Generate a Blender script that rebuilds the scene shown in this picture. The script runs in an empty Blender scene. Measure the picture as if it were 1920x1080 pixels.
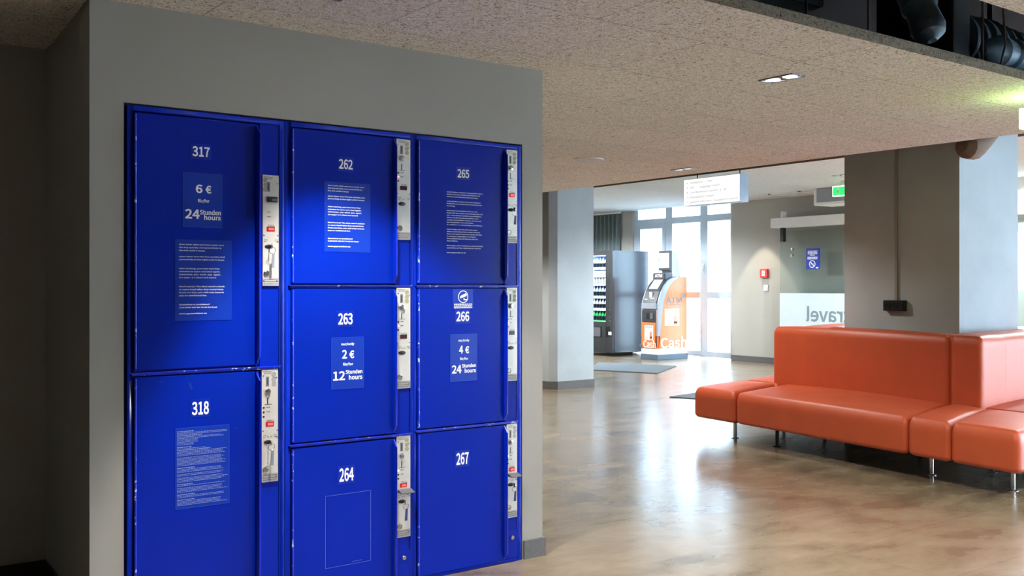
import bpy, bmesh, math, random
from mathutils import Vector

random.seed(7)
PI = math.pi
scene = bpy.context.scene
C = scene.collection

# ------------------------------------------------------------------ camera
cam_d = bpy.data.cameras.new('camera')
cam = bpy.data.objects.new('camera', cam_d)
C.objects.link(cam)
cam.location = (0.0, 0.0, 1.30)
cam.rotation_euler = (PI / 2, 0.0, -math.radians(36.534))
cam_d.sensor_width = 36.0
cam_d.lens = 1867.0 / 1920.0 * 36.0
cam_d.shift_y = -3.0 / 1920.0
cam_d.clip_start = 0.05
scene.camera = cam

# ------------------------------------------------------------------ world, exposure
world = bpy.data.worlds.new('world')
scene.world = world
world.use_nodes = True
bg = world.node_tree.nodes['Background']
bg.inputs[0].default_value = (0.66, 0.83, 1.0, 1)
bg.inputs[1].default_value = 26.0
vs = scene.view_settings
vs.view_transform = 'Standard'
vs.look = 'None'
vs.gamma = 1.0
vs.use_curve_mapping = False
vs.exposure = 0.54
scene.cycles.use_denoising = True
scene.cycles.sample_clamp_indirect = 6.0
scene.cycles.max_bounces = 10


def spot(loc, target, watts, cone, blend=0.4, col=(1.0, 0.86, 0.70), radius=0.03):
    d = bpy.data.lights.new('downlight_or_fill_lamp', 'SPOT')
    d.energy = watts
    d.spot_size = math.radians(cone)
    d.spot_blend = blend
    d.color = col
    d.shadow_soft_size = radius
    o = bpy.data.objects.new('downlight_or_fill_lamp', d)
    C.objects.link(o)
    o.location = loc
    v = Vector(target) - Vector(loc)
    o.rotation_euler = v.to_track_quat('-Z', 'Y').to_euler()
    return o


ZC = 2.342      # suspended wood-wool panels
ZF = 2.77       # ceiling by the windows
ZS = 3.30       # concrete slab
D = 3.782       # face of the locker wall
XW = 13.45      # window wall

# twin downlights, then added room fill lamps without fixtures (x, y, watts)
WARM = (1.0, 0.95, 0.88)
for (x, y, w) in [(4.04, 3.19, 70), (6.49, 6.20, 60), 
                  (4.04, 0.9, 70), (1.6, 0.6, 80), (6.6, 0.9, 70), (4.6, 6.2, 40), (6.3, 10.1, 110)]:
    for s in (-0.05, 0.05):
        spot((x, y + s, ZC - 0.012), (x, y + s, 0), w, 140, 0.6, WARM)
# the pair by the lockers is tilted along the wall
for s in (-0.05, 0.05):
    spot((1.60, 3.185 + s, ZC - 0.012), (2.15, 3.215 + s, 0), 118, 80, 0.30, (1.0, 0.96, 0.90))
# wall washer and downlight under the far ceiling
spot((13.0, 10.98, ZF - 0.012), (13.0, 10.98, 0), 75, 60, 0.22, (1.0, 0.86, 0.66))
spot((11.33, 7.99, ZF - 0.012), (11.33, 7.99, 0), 60, 110, 0.7, WARM)
COOL_FILL = (0.86, 0.94, 1.0)  # unseen fill lamps added to brighten the far zone
for (x, y, w) in [(10.6, 12.9, 380), (10.4, 14.6, 520), (10.6, 6.3, 380), (11.6, 6.5, 420), (12.5, 6.6, 520), (10.6, 4.6, 200), (12.4, 4.4, 340)]:
    spot((x, y, ZF - 0.012), (x, y, 0), w, 166, 0.25, COOL_FILL, 0.06)


# ------------------------------------------------------------------ materials
def lin(c):
    c = c / 255.0
    return c / 12.92 if c <= 0.04045 else ((c + 0.055) / 1.055) ** 2.4


def rgb(r, g, b):
    return (lin(r), lin(g), lin(b), 1)


def newmat(name):
    m = bpy.data.materials.new(name)
    m.use_nodes = True
    nt = m.node_tree
    return m, nt, nt.nodes['Principled BSDF']


def mat(name, col, rough=0.5, metal=0.0, var=0.08, scale=6.0, bump=0.0, bscale=80.0, spec=0.5, coat=0.0, emit=None, estr=0.0):
    """plain painted / moulded surface with a little procedural variation"""
    m, nt, p = newmat(name)
    n = nt.nodes
    L = nt.links
    geo = n.new('ShaderNodeNewGeometry')
    noi = n.new('ShaderNodeTexNoise')
    noi.inputs['Scale'].default_value = scale
    noi.inputs['Detail'].default_value = 4
    L.new(geo.outputs['Position'], noi.inputs['Vector'])
    ramp = n.new('ShaderNodeValToRGB')
    c = Vector(col[:3])
    ramp.color_ramp.elements[0].position = 0.3
    ramp.color_ramp.elements[1].position = 0.7
    ramp.color_ramp.elements[0].color = (*(c * (1 - var)), 1)
    ramp.color_ramp.elements[1].color = (*[min(1, v * (1 + var)) for v in c], 1)
    L.new(noi.outputs['Fac'], ramp.inputs['Fac'])
    L.new(ramp.outputs['Color'], p.inputs['Base Color'])
    p.inputs['Roughness'].default_value = rough
    p.inputs['Metallic'].default_value = metal
    p.inputs['Specular IOR Level'].default_value = spec
    p.inputs['Coat Weight'].default_value = coat
    if emit:
        p.inputs['Emission Color'].default_value = emit
        p.inputs['Emission Strength'].default_value = estr
    if bump > 0:
        n2 = n.new('ShaderNodeTexNoise')
        n2.inputs['Scale'].default_value = bscale
        n2.inputs['Detail'].default_value = 5
        L.new(geo.outputs['Position'], n2.inputs['Vector'])
        b = n.new('ShaderNodeBump')
        b.inputs['Strength'].default_value = bump
        b.inputs['Distance'].default_value = 0.01
        L.new(n2.outputs['Fac'], b.inputs['Height'])
        L.new(b.outputs['Normal'], p.inputs['Normal'])
    return m


def glass_mat(name, tint=(1, 1, 1, 1), refl=0.12, rough=0.0):
    m = bpy.data.materials.new(name)
    m.use_nodes = True
    nt = m.node_tree
    n = nt.nodes
    n.clear()
    out = n.new('ShaderNodeOutputMaterial')
    tr = n.new('ShaderNodeBsdfTransparent')
    tr.inputs[0].default_value = tint
    gl = n.new('ShaderNodeBsdfGlossy')
    gl.inputs['Roughness'].default_value = rough
    lw = n.new('ShaderNodeLayerWeight')
    lw.inputs['Blend'].default_value = refl
    mx = n.new('ShaderNodeMixShader')
    nt.links.new(lw.outputs['Fresnel'], mx.inputs[0])
    nt.links.new(tr.outputs[0], mx.inputs[1])
    nt.links.new(gl.outputs[0], mx.inputs[2])
    nt.links.new(mx.outputs[0], out.inputs[0])
    return m


def boards_mat(name, dark, mid, light, joint=0.5, pores=1.0):
    """wood-wool acoustic board: fine tangled strands, dark pores, faint board joints"""
    m, nt, p = newmat(name)
    n = nt.nodes
    L = nt.links
    geo = n.new('ShaderNodeNewGeometry')
    warp = n.new('ShaderNodeTexNoise')
    warp.inputs['Scale'].default_value = 45
    L.new(geo.outputs['Position'], warp.inputs['Vector'])
    mixv = n.new('ShaderNodeMixRGB')
    mixv.blend_type = 'ADD'
    mixv.inputs[0].default_value = 0.05
    L.new(geo.outputs['Position'], mixv.inputs[1])
    L.new(warp.outputs['Color'], mixv.inputs[2])
    st = n.new('ShaderNodeTexNoise')
    st.inputs['Scale'].default_value = 75
    st.inputs['Detail'].default_value = 3.5
    st.inputs['Roughness'].default_value = 0.65
    st.inputs['Distortion'].default_value = 2.2
    L.new(mixv.outputs[0], st.inputs['Vector'])
    r = n.new('ShaderNodeValToRGB')
    e = r.color_ramp.elements
    e[0].position = 0.37
    e[0].color = dark
    e[1].position = 0.60
    e[1].color = light
    x = e.new(0.45)
    x.color = mid
    L.new(st.outputs['Fac'], r.inputs['Fac'])
    br = n.new('ShaderNodeTexBrick')
    br.inputs['Scale'].default_value = 1.0
    br.inputs['Brick Width'].default_value = 1.25
    br.inputs['Row Height'].default_value = 0.625
    br.inputs['Mortar Size'].default_value = 0.003
    br.inputs['Mortar Smooth'].default_value = 0.4
    br.inputs['Color1'].default_value = (1, 1, 1, 1)
    br.inputs['Color2'].default_value = (0.93, 0.93, 0.93, 1)
    br.inputs['Mortar'].default_value = (joint, joint, joint, 1)
    mp = n.new('ShaderNodeMapping')
    mp.inputs['Location'].default_value = (0.55, 0.2, 0)
    L.new(geo.outputs['Position'], mp.inputs['Vector'])
    L.new(mp.outputs[0], br.inputs['Vector'])
    mu = n.new('ShaderNodeMixRGB')
    mu.blend_type = 'MULTIPLY'
    mu.inputs[0].default_value = 1.0
    pore = n.new('ShaderNodeTexNoise')
    pore.inputs['Scale'].default_value = 62
    pore.inputs['Detail'].default_value = 2
    pore.inputs['Distortion'].default_value = 1.2
    L.new(geo.outputs['Position'], pore.inputs['Vector'])
    pr = n.new('ShaderNodeValToRGB')
    pr.color_ramp.elements[0].position = 0.60
    pr.color_ramp.elements[0].color = (1, 1, 1, 1)
    pr.color_ramp.elements[1].position = 0.70
    pr.color_ramp.elements[1].color = (0.30, 0.26, 0.22, 1)
    L.new(pore.outputs['Fac'], pr.inputs['Fac'])
    mq = n.new('ShaderNodeMixRGB')
    mq.blend_type = 'MULTIPLY'
    mq.inputs[0].default_value = pores
    L.new(r.outputs['Color'], mq.inputs[1])
    L.new(pr.outputs['Color'], mq.inputs[2])
    L.new(mq.outputs[0], mu.inputs[1])
    L.new(br.outputs['Color'], mu.inputs[2])
    L.new(mu.outputs[0], p.inputs['Base Color'])
    p.inputs['Roughness'].default_value = 0.95
    p.inputs['Specular IOR Level'].default_value = 0.1
    b = n.new('ShaderNodeBump')
    b.inputs['Strength'].default_value = 0.5
    b.inputs['Distance'].default_value = 0.006
    L.new(st.outputs['Fac'], b.inputs['Height'])
    L.new(b.outputs['Normal'], p.inputs['Normal'])
    return m


def floor_mat():
    m, nt, p = newmat('polished_floor_tiles')
    n = nt.nodes
    L = nt.links
    geo = n.new('ShaderNodeNewGeometry')
    a = n.new('ShaderNodeTexNoise')
    a.inputs['Scale'].default_value = 2.1
    a.inputs['Detail'].default_value = 9
    a.inputs['Roughness'].default_value = 0.62
    a.inputs['Distortion'].default_value = 0.2
    mp = n.new('ShaderNodeMapping')
    mp.inputs['Scale'].default_value = (1.0, 1.7, 1.0)
    L.new(geo.outputs['Position'], mp.inputs['Vector'])
    L.new(mp.outputs[0], a.inputs['Vector'])
    r = n.new('ShaderNodeValToRGB')
    e = r.color_ramp.elements
    e[0].position = 0.30
    e[0].color = rgb(98, 84, 68)
    e[1].position = 0.70
    e[1].color = rgb(150, 134, 112)
    x = e.new(0.47)
    x.color = rgb(132, 117, 96)
    L.new(a.outputs['Fac'], r.inputs['Fac'])
    br = n.new('ShaderNodeTexBrick')
    br.inputs['Scale'].default_value = 1.0
    br.inputs['Brick Width'].default_value = 1.2
    br.inputs['Row Height'].default_value = 0.6
    br.inputs['Mortar Size'].default_value = 0.004
    br.inputs['Mortar Smooth'].default_value = 0.5
    br.inputs['Color1'].default_value = (1, 1, 1, 1)
    br.inputs['Color2'].default_value = (0.88, 0.87, 0.86, 1)
    br.inputs['Mortar'].default_value = (0.78, 0.76, 0.74, 1)
    L.new(geo.outputs['Position'], br.inputs['Vector'])
    mu = n.new('ShaderNodeMixRGB')
    mu.blend_type = 'MULTIPLY'
    mu.inputs[0].default_value = 1.0
    L.new(r.outputs['Color'], mu.inputs[1])
    L.new(br.outputs['Color'], mu.inputs[2])
    L.new(mu.outputs[0], p.inputs['Base Color'])
    rr = n.new('ShaderNodeMapRange')
    rr.inputs['To Min'].default_value = 0.15
    rr.inputs['To Max'].default_value = 0.29
    L.new(a.outputs['Fac'], rr.inputs['Value'])
    L.new(rr.outputs[0], p.inputs['Roughness'])
    p.inputs['Specular IOR Level'].default_value = 0.85
    b = n.new('ShaderNodeBump')
    b.inputs['Strength'].default_value = 0.10
    b.inputs['Distance'].default_value = 0.01
    w = n.new('ShaderNodeTexNoise')
    w.inputs['Scale'].default_value = 9
    w.inputs['Detail'].default_value = 3
    L.new(mp.outputs[0], w.inputs['Vector'])
    L.new(w.outputs['Fac'], b.inputs['Height'])
    L.new(b.outputs['Normal'], p.inputs['Normal'])
    return m


def worn_mat(name, base, chip, thr=0.60, scale=60):
    """blue paint with bare chips along the edges"""
    m, nt, p = newmat(name)
    n = nt.nodes
    L = nt.links
    geo = n.new('ShaderNodeNewGeometry')
    a = n.new('ShaderNodeTexNoise')
    a.inputs['Scale'].default_value = scale
    a.inputs['Detail'].default_value = 5
    L.new(geo.outputs['Position'], a.inputs['Vector'])
    r = n.new('ShaderNodeValToRGB')
    r.color_ramp.elements[0].position = thr
    r.color_ramp.elements[0].color = base
    r.color_ramp.elements[1].position = thr + 0.05
    r.color_ramp.elements[1].color = chip
    L.new(a.outputs['Fac'], r.inputs['Fac'])
    L.new(r.outputs['Color'], p.inputs['Base Color'])
    p.inputs['Roughness'].default_value = 0.35
    return m


BLUE = (0.0004, 0.015, 0.32, 1)
M = dict(
    wall=mat('grey_wall_paint', rgb(152, 149, 143), 0.75, var=0.03, scale=2.5, bump=0.05, bscale=220),
    farwall=mat('pale_grey_wall_paint', rgb(178, 176, 168), 0.8, var=0.03, scale=2.0),
    column=mat('column_paint', rgb(172, 180, 184), 0.75, var=0.06, scale=3.0, bump=0.1, bscale=160),
    base=mat('dark_skirting_stone', rgb(92, 92, 92), 0.6, var=0.18, scale=60),
    darkbase=mat('black_skirting', rgb(24, 24, 26), 0.5, var=0.2, scale=40),
    boards=boards_mat('wood_wool_boards', rgb(122, 112, 98), rgb(226, 217, 203), rgb(255, 253, 248)),
    boards_pale=boards_mat('pale_wood_wool_boards', rgb(170, 172, 172), rgb(205, 207, 207), rgb(225, 227, 228), 0.8, 0.3),  # paler, more even boards for the far ceiling
    boards_edge_shade=boards_mat('shaded_board_edge', rgb(60, 52, 44), rgb(128, 116, 100), rgb(160, 148, 130)),  # same boards darkened to stand for the shade on their edges
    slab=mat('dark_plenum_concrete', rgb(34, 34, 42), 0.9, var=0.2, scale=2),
    floor=floor_mat(),
    blue=mat('blue_enamel', BLUE, 0.20, var=0.05, scale=3.0, spec=0.22, bump=0.01, bscale=30),
    blue_lip=mat('blue_enamel_lip', (0.0008, 0.018, 0.50, 1), 0.28, var=0.05, scale=3.0),
    blue_worn=worn_mat('worn_blue_enamel', (0.0008, 0.018, 0.50, 1), (0.55, 0.6, 0.8, 1), 0.63, 45),
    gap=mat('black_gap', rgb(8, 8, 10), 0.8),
    sticker=mat('blue_sticker_film', (0.0008, 0.027, 0.335, 1), 0.35, var=0.06, scale=12, spec=0.3),
    number_film=mat('number_film', (0.0005, 0.0175, 0.325, 1), 0.3, spec=0.22),
    sticker_edge=mat('sticker_edge', (0.01, 0.07, 0.60, 1), 0.3),
    white_print=mat('white_print', (0.86, 0.88, 0.92, 1), 0.5, var=0.02),
    grey_print=mat('pale_blue_print', (0.22, 0.30, 0.62, 1), 0.5, var=0.15, scale=60),
    steel=mat('brushed_steel_plate', rgb(196, 192, 184), 0.42, 0.35, var=0.06, scale=25, bump=0.03, bscale=300),
    steel_dark=mat('steel_plate_print_band', rgb(150, 148, 146), 0.5, 0.2, var=0.06),
    chrome=mat('chrome', rgb(205, 206, 208), 0.16, 1.0, var=0.03),
    dark=mat('black_plastic', rgb(22, 22, 24), 0.4, var=0.1),
    grey=mat('grey_plastic', rgb(92, 94, 98), 0.45, var=0.08),
    black_print=mat('black_print', rgb(58, 58, 62), 0.6),
    red_on=mat('lit_red_display', rgb(64, 3, 3), 0.4, spec=0.15, emit=(1, 0.015, 0.015, 1), estr=0.36),
    red_digit=mat('lit_red_digits', rgb(255, 80, 70), 0.4, emit=(1, 0.22, 0.18, 1), estr=1.2),
    red_off=mat('dark_red_display', rgb(58, 16, 24), 0.25),
    led_red=mat('red_led', rgb(255, 60, 60), 0.4, emit=(1, 0.12, 0.14, 1), estr=4.0),
    led_green=mat('green_led', rgb(140, 255, 120), 0.4, emit=(0.5, 1, 0.4, 1), estr=1.5),
    coin=mat('coin_symbol', rgb(150, 146, 116), 0.5, var=0.15, scale=200),
    tag_blue=mat('blue_key_tag', rgb(18, 26, 96), 0.5),
    tag_grey=mat('grey_key_tag', rgb(116, 122, 134), 0.5),
    orange=mat('orange_leather', rgb(194, 84, 47), 0.47, var=0.06, scale=5, bump=0.10, bscale=420, spec=0.55),
    seam=mat('orange_seam_shadow_piping', rgb(150, 48, 20), 0.6),
    white=mat('white_paint', rgb(232, 234, 234), 0.5, var=0.02),
    frame=mat('window_frame_paint', rgb(192, 206, 218), 0.45, var=0.03),
    pane=glass_mat('window_glass', (0.97, 0.99, 1, 1), 0.08),
    dimpane=glass_mat('dimmed_window_glass', (0.60, 0.64, 0.66, 1), 0.08),  # tint added to cut the daylight coming through this window
    doorglass=glass_mat('tinted_door_glass', (0.90, 0.95, 0.95, 1), 0.16),
    frost=mat('frosted_film', rgb(196, 208, 212), 0.6, var=0.02),
    greytext=mat('grey_lettering', rgb(118, 134, 140), 0.6),
    curtain=mat('grey_green_curtain_cloth', rgb(122, 134, 136), 0.85, var=0.1, scale=30),
    vend=mat('anthracite_machine_paint', rgb(32, 35, 40), 0.28, var=0.06, coat=0.3),
    vend_side=mat('glossy_machine_side', rgb(46, 51, 60), 0.30, var=0.05, coat=0.15),
    vend_in=mat('machine_interior_blue', rgb(58, 104, 176), 0.5, var=0.1),
    shelf=mat('white_shelf_strip', rgb(236, 240, 244), 0.5, emit=(0.8, 0.9, 1, 1), estr=0.35),
    ledstrip=mat('cool_light_strip', rgb(255, 255, 255), 0.5, emit=(0.6, 0.8, 1, 1), estr=9),
    bottle_w=mat('white_bottle', rgb(225, 232, 240), 0.3),
    bottle_d=mat('dark_bottle', rgb(30, 36, 44), 0.2),
    bottle_g=mat('green_bottle', rgb(40, 190, 90), 0.25),
    can_w=mat('silver_white_can', rgb(214, 220, 226), 0.3, 0.3),
    bag_w=mat('white_snack_bag', rgb(214, 224, 236), 0.4),
    bag_b=mat('blue_white_carton', rgb(176, 206, 230), 0.4),
    cap=mat('bottle_cap', rgb(20, 24, 30), 0.4),
    atm_o=mat('orange_machine_shell', rgb(222, 122, 60), 0.35, var=0.03),
    atm_grey=mat('silver_fascia', rgb(152, 158, 166), 0.35, 0.2),
    atm_dark=mat('charcoal_fascia', rgb(52, 54, 60), 0.4),
    atm_scr=mat('lit_screen', rgb(235, 225, 225), 0.3, emit=(1, 0.93, 0.93, 1), estr=0.75),
    atm_base=mat('blue_grey_plinth', rgb(88, 104, 118), 0.5),
    brown=mat('brown_slot', rgb(70, 22, 8), 0.5),
    mattex=mat('grey_entrance_mat', rgb(98, 106, 112), 0.95, var=0.12, scale=120, bump=0.3, bscale=400),
    signface=mat('backlit_sign_face', rgb(250, 252, 252), 0.5, emit=(0.97, 1, 1, 1), estr=0.75),
    signside=mat('sign_side', rgb(160, 184, 206), 0.5),
    exitw=mat('lit_exit_sign', rgb(240, 255, 240), 0.5, emit=(0.60, 1.0, 0.38, 1), estr=12),
    exitd=mat('dim_lit_exit_sign', rgb(230, 250, 230), 0.5, emit=(0.80, 1.0, 0.70, 1), estr=0.9),
    exitg=mat('lit_green_exit_pictogram', rgb(20, 220, 70), 0.5, emit=(0.02, 0.9, 0.15, 1), estr=1.0),
    signblue=mat('blue_sign_plate', rgb(22, 52, 160), 0.4),
    red=mat('red_call_point', rgb(220, 52, 44), 0.4),
    bulb=mat('lit_lamp', (1, 1, 1, 1), 0.4, emit=(1.0, 0.93, 0.84, 1), estr=14),
    bulb_dim=mat('dim_lamp', (0.5, 0.52, 0.55, 1), 0.3, emit=(1.0, 0.95, 0.9, 1), estr=0.5),
    trimblue=mat('downlight_trim', rgb(96, 104, 124), 0.3, 0.6),
    disc=mat('pale_speaker_grille', rgb(196, 204, 214), 0.5),
    duct=mat('silver_blue_duct_wrap', rgb(112, 138, 158), 0.5, 0.1, var=0.2, scale=14, bump=0.3, bscale=40),
    ductdark=mat('dark_duct', rgb(30, 32, 38), 0.6, var=0.2),
    rod=mat('dark_rod', rgb(24, 22, 24), 0.6),
    cable=mat('grey_cable', rgb(90, 84, 80), 0.6),
    tan=mat('tan_pipe_boot', rgb(118, 94, 76), 0.8, var=0.12, scale=9),
    conduit=mat('conduit_paint', rgb(150, 146, 138), 0.6, var=0.03),
    leg_blk=mat('black_steel_leg', rgb(26, 28, 34), 0.35, 0.4),
    facade=mat('white_facade', rgb(240, 240, 238), 0.8),
    yard=mat('pale_paving', rgb(214, 214, 210), 0.8),
)
MATS = {id(v): v for v in M.values()}


# ------------------------------------------------------------------ mesh helpers
class MB:
    def __init__(s):
        s.v = []
        s.f = []
        s.mi = []
        s.cur = 0

    def mat(s, i):
        s.cur = i
        return s

    def add(s, vs, fs):
        o = len(s.v)
        s.v += [tuple(a) for a in vs]
        s.f += [[o + i for i in f] for f in fs]
        s.mi += [s.cur] * len(fs)
        return s

    def box(s, x0, x1, y0, y1, z0, z1):
        return s.add([(x0, y0, z0), (x1, y0, z0), (x1, y1, z0), (x0, y1, z0), (x0, y0, z1), (x1, y0, z1), (x1, y1, z1), (x0, y1, z1)],
                     [(0, 3, 2, 1), (4, 5, 6, 7), (0, 1, 5, 4), (1, 2, 6, 5), (2, 3, 7, 6), (3, 0, 4, 7)])

    def prism(s, poly, z0, z1):
        n = len(poly)
        a = sum(poly[i][0] * poly[(i + 1) % n][1] - poly[(i + 1) % n][0] * poly[i][1] for i in range(n))
        if a < 0:
            poly = poly[::-1]
        return s.add([(x, y, z0) for x, y in poly] + [(x, y, z1) for x, y in poly],
                     [tuple(range(n))[::-1], tuple(range(n, 2 * n))] + [(i, (i + 1) % n, n + (i + 1) % n, n + i) for i in range(n)])

    def extrude(s, poly3, vec):
        n = len(poly3)
        q = [tuple(a + b for a, b in zip(p, vec)) for p in poly3]
        return s.add(list(poly3) + q, [tuple(range(n)), tuple(range(n, 2 * n))[::-1]] + [((i + 1) % n, i, n + i, n + (i + 1) % n) for i in range(n)])

    def cyl(s, p0, p1, r0, r1=None, n=16):
        r1 = r0 if r1 is None else r1
        p0, p1 = Vector(p0), Vector(p1)
        d = (p1 - p0).normalized()
        a = d.orthogonal().normalized()
        b = d.cross(a)
        ring = [a * math.cos(2 * PI * i / n) + b * math.sin(2 * PI * i / n) for i in range(n)]
        return s.add([p0 + q * r0 for q in ring] + [p1 + q * r1 for q in ring],
                     [tuple(range(n))[::-1], tuple(range(n, 2 * n))] + [(i, (i + 1) % n, n + (i + 1) % n, n + i) for i in range(n)])

    def tube(s, pts, r, n=8, closed=False):
        pts = [Vector(p) for p in pts]
        m = len(pts)
        rs = r if isinstance(r, (list, tuple)) else [r] * m
        vs, fs = [], []
        prev = None
        for i, p in enumerate(pts):
            t = (pts[(i + 1) % m] - pts[i - 1]) if closed else (pts[min(i + 1, m - 1)] - pts[max(i - 1, 0)])
            t.normalize()
            a = t.orthogonal().normalized() if prev is None else (prev - t * prev.dot(t)).normalized()
            prev = a
            b = t.cross(a)
            vs += [p + (a * math.cos(2 * PI * k / n) + b * math.sin(2 * PI * k / n)) * rs[i] for k in range(n)]
        for i in range(m if closed else m - 1):
            j = (i + 1) % m
            fs += [(i * n + k, i * n + (k + 1) % n, j * n + (k + 1) % n, j * n + k) for k in range(n)]
        if not closed:
            fs += [tuple(range(n))[::-1], tuple(range((m - 1) * n, m * n))]
        return s.add(vs, fs)

    def lathe(s, prof, c, axis=(0, 0, 1), n=20):
        ax = Vector(axis).normalized()
        a = ax.orthogonal().normalized()
        b = ax.cross(a)
        c = Vector(c)
        vs = []
        for (r, h) in prof:
            vs += [c + ax * h + (a * math.cos(2 * PI * k / n) + b * math.sin(2 * PI * k / n)) * r for k in range(n)]
        fs = [(i * n + k, i * n + (k + 1) % n, (i + 1) * n + (k + 1) % n, (i + 1) * n + k) for i in range(len(prof) - 1) for k in range(n)]
        fs += [tuple(range(n))[::-1], tuple(range((len(prof) - 1) * n, len(prof) * n))]
        return s.add(vs, fs)

    def build(s, name, mats, parent=None, smooth=False, bevel=0.0, seg=2, auto=None):
        me = bpy.data.meshes.new(name)
        off = Vector((0, 0, 0))
        p = parent
        while p is not None:
            off += p.location
            p = p.parent
        me.from_pydata([Vector(v) - off for v in s.v], [], s.f)
        for m in (mats if isinstance(mats, (list, tuple)) else [mats]):
            me.materials.append(m)
        me.polygons.foreach_set('material_index', s.mi)
        bm = bmesh.new()
        bm.from_mesh(me)
        if bevel > 0:
            bmesh.ops.remove_doubles(bm, verts=bm.verts, dist=1e-6)
            es = [e for e in bm.edges if len(e.link_faces) == 2 and e.calc_face_angle(0) > 0.5]
            bmesh.ops.bevel(bm, geom=es, offset=bevel, segments=seg, affect='EDGES', profile=0.6, clamp_overlap=True)
        bmesh.ops.recalc_face_normals(bm, faces=bm.faces)
        bm.to_mesh(me)
        bm.free()
        if smooth or bevel > 0:
            me.polygons.foreach_set('use_smooth', [True] * len(me.polygons))
            me.set_sharp_from_angle(angle=math.radians(auto if auto else 40))
        o = bpy.data.objects.new(name, me)
        C.objects.link(o)
        if bevel > 0:
            wn = o.modifiers.new('face_weighted_normals', 'WEIGHTED_NORMAL')
            wn.keep_sharp = True
            wn.weight = 100
        if parent is not None:
            o.parent = parent
        return o


def tag(o, label, cat, group=None, kind=None):
    o['label'] = label
    o['category'] = cat
    if group:
        o['group'] = group
    if kind:
        o['kind'] = kind
    return o


def empty(name, loc, label, cat, group=None):
    o = bpy.data.objects.new(name, None)
    o.empty_display_size = 0.1
    C.objects.link(o)
    o.location = loc
    return tag(o, label, cat, group)


def struct(o, label=None):
    o['kind'] = 'structure'
    if label:
        o['label'] = label
    return o


FONT = None
try:        # the sans face that ships with Blender; its default face otherwise
    FONT = bpy.data.fonts.load(bpy.utils.system_resource('DATAFILES', path='fonts') + '/Noto Sans CJK Regular.woff2')
except Exception:
    FONT = None
_tc = {}


def text_geo(s, bold=0.0, line=1.0, align='LEFT'):
    k = (s, bold, line, align)
    if k not in _tc:
        cu = bpy.data.curves.new('lettering', 'FONT')
        cu.body = s
        if FONT:
            cu.font = FONT
        cu.size = 1.0
        cu.offset = bold
        cu.space_line = line
        cu.align_x = align
        cu.resolution_u = 3
        ob = bpy.data.objects.new('lettering', cu)
        C.objects.link(ob)
        bpy.context.view_layer.update()
        me = bpy.data.meshes.new_from_object(ob.evaluated_get(bpy.context.evaluated_depsgraph_get()))
        vs = [(v.co.x, v.co.y) for v in me.vertices]
        fs = [tuple(p.vertices) for p in me.polygons]
        bpy.data.objects.remove(ob)
        bpy.data.curves.remove(cu)
        bpy.data.meshes.remove(me)
        x0 = min(v[0] for v in vs)
        x1 = max(v[0] for v in vs)
        y0 = min(v[1] for v in vs)
        y1 = max(v[1] for v in vs)
        _tc[k] = ([((x - x0) / (x1 - x0), (y - y0) / (y1 - y0)) for x, y in vs], fs, (x1 - x0) / (y1 - y0))
    return _tc[k]


def put_text(mb, s, o, ux, uz, x0, x1, z0, z1, bold=0.0, line=1.0, align='LEFT'):
    """lay lettering s in the rectangle x0..x1, z0..z1 of the plane o + x*ux + z*uz"""
    vs, fs, _ = text_geo(s, bold, line, align)
    o, ux, uz = Vector(o), Vector(ux), Vector(uz)
    mb.add([o + ux * (x0 + a * (x1 - x0)) + uz * (z0 + b * (z1 - z0)) for a, b in vs], fs)


def quad(mb, o, ux, uz, x0, x1, z0, z1):
    o, ux, uz = Vector(o), Vector(ux), Vector(uz)
    mb.add([o + ux * x + uz * z for x, z in ((x0, z0), (x1, z0), (x1, z1), (x0, z1))], [(0, 1, 2, 3)])


def microlines(mb, o, ux, uz, x0, x1, z0, z1, h, rnd, full=0.9):
    """one line of print too small to read: word-length dashes"""
    x = x0
    end = x0 + (x1 - x0) * full
    while x < end:
        w = rnd.uniform(1.2, 4.5) * h
        quad(mb, o, ux, uz, x, min(x + w, end), z0, z1)
        x += w + 0.7 * h


# ================================================================== SETTING
# floor
struct(MB().box(-3.0, XW + 0.2, -3.6, 16.2, -0.1, 0.0).build('floor', M['floor']))
# slab over everything and the dark space above the suspended boards
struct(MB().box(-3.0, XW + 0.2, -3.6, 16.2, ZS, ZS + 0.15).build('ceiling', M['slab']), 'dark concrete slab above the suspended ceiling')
struct(MB().box(-3.0, 6.84, 2.5, 16.0, ZC, ZC + 0.043).build('ceiling.001', M['boards']), 'suspended wood-wool ceiling over the lockers')
struct(MB().box(-3.0, XW, -3.5, 1.9, ZC, ZC + 0.043).build('ceiling.002', M['boards']), 'suspended wood-wool ceiling at the upper right corner')
struct(MB().box(9.82, XW, 2.5, 16.0, ZF, ZF + 0.05).build('ceiling.003', M['boards_pale']), 'pale far ceiling by the windows')

# strips along the board edges, their shade put into a darker colour
struct(MB().box(-3.0, 6.84, 2.492, 2.4995, ZC + 0.0005, ZC + 0.043).build('trim_1', M['boards_edge_shade']), 'edge of the suspended ceiling boards with shade in its colour')
struct(MB().box(9.812, 9.8195, 2.5, 16.0, ZF + 0.0005, ZF + 0.05).build('trim_2', M['boards_edge_shade']), 'edge of the pale far ceiling with shade in its colour')
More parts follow.
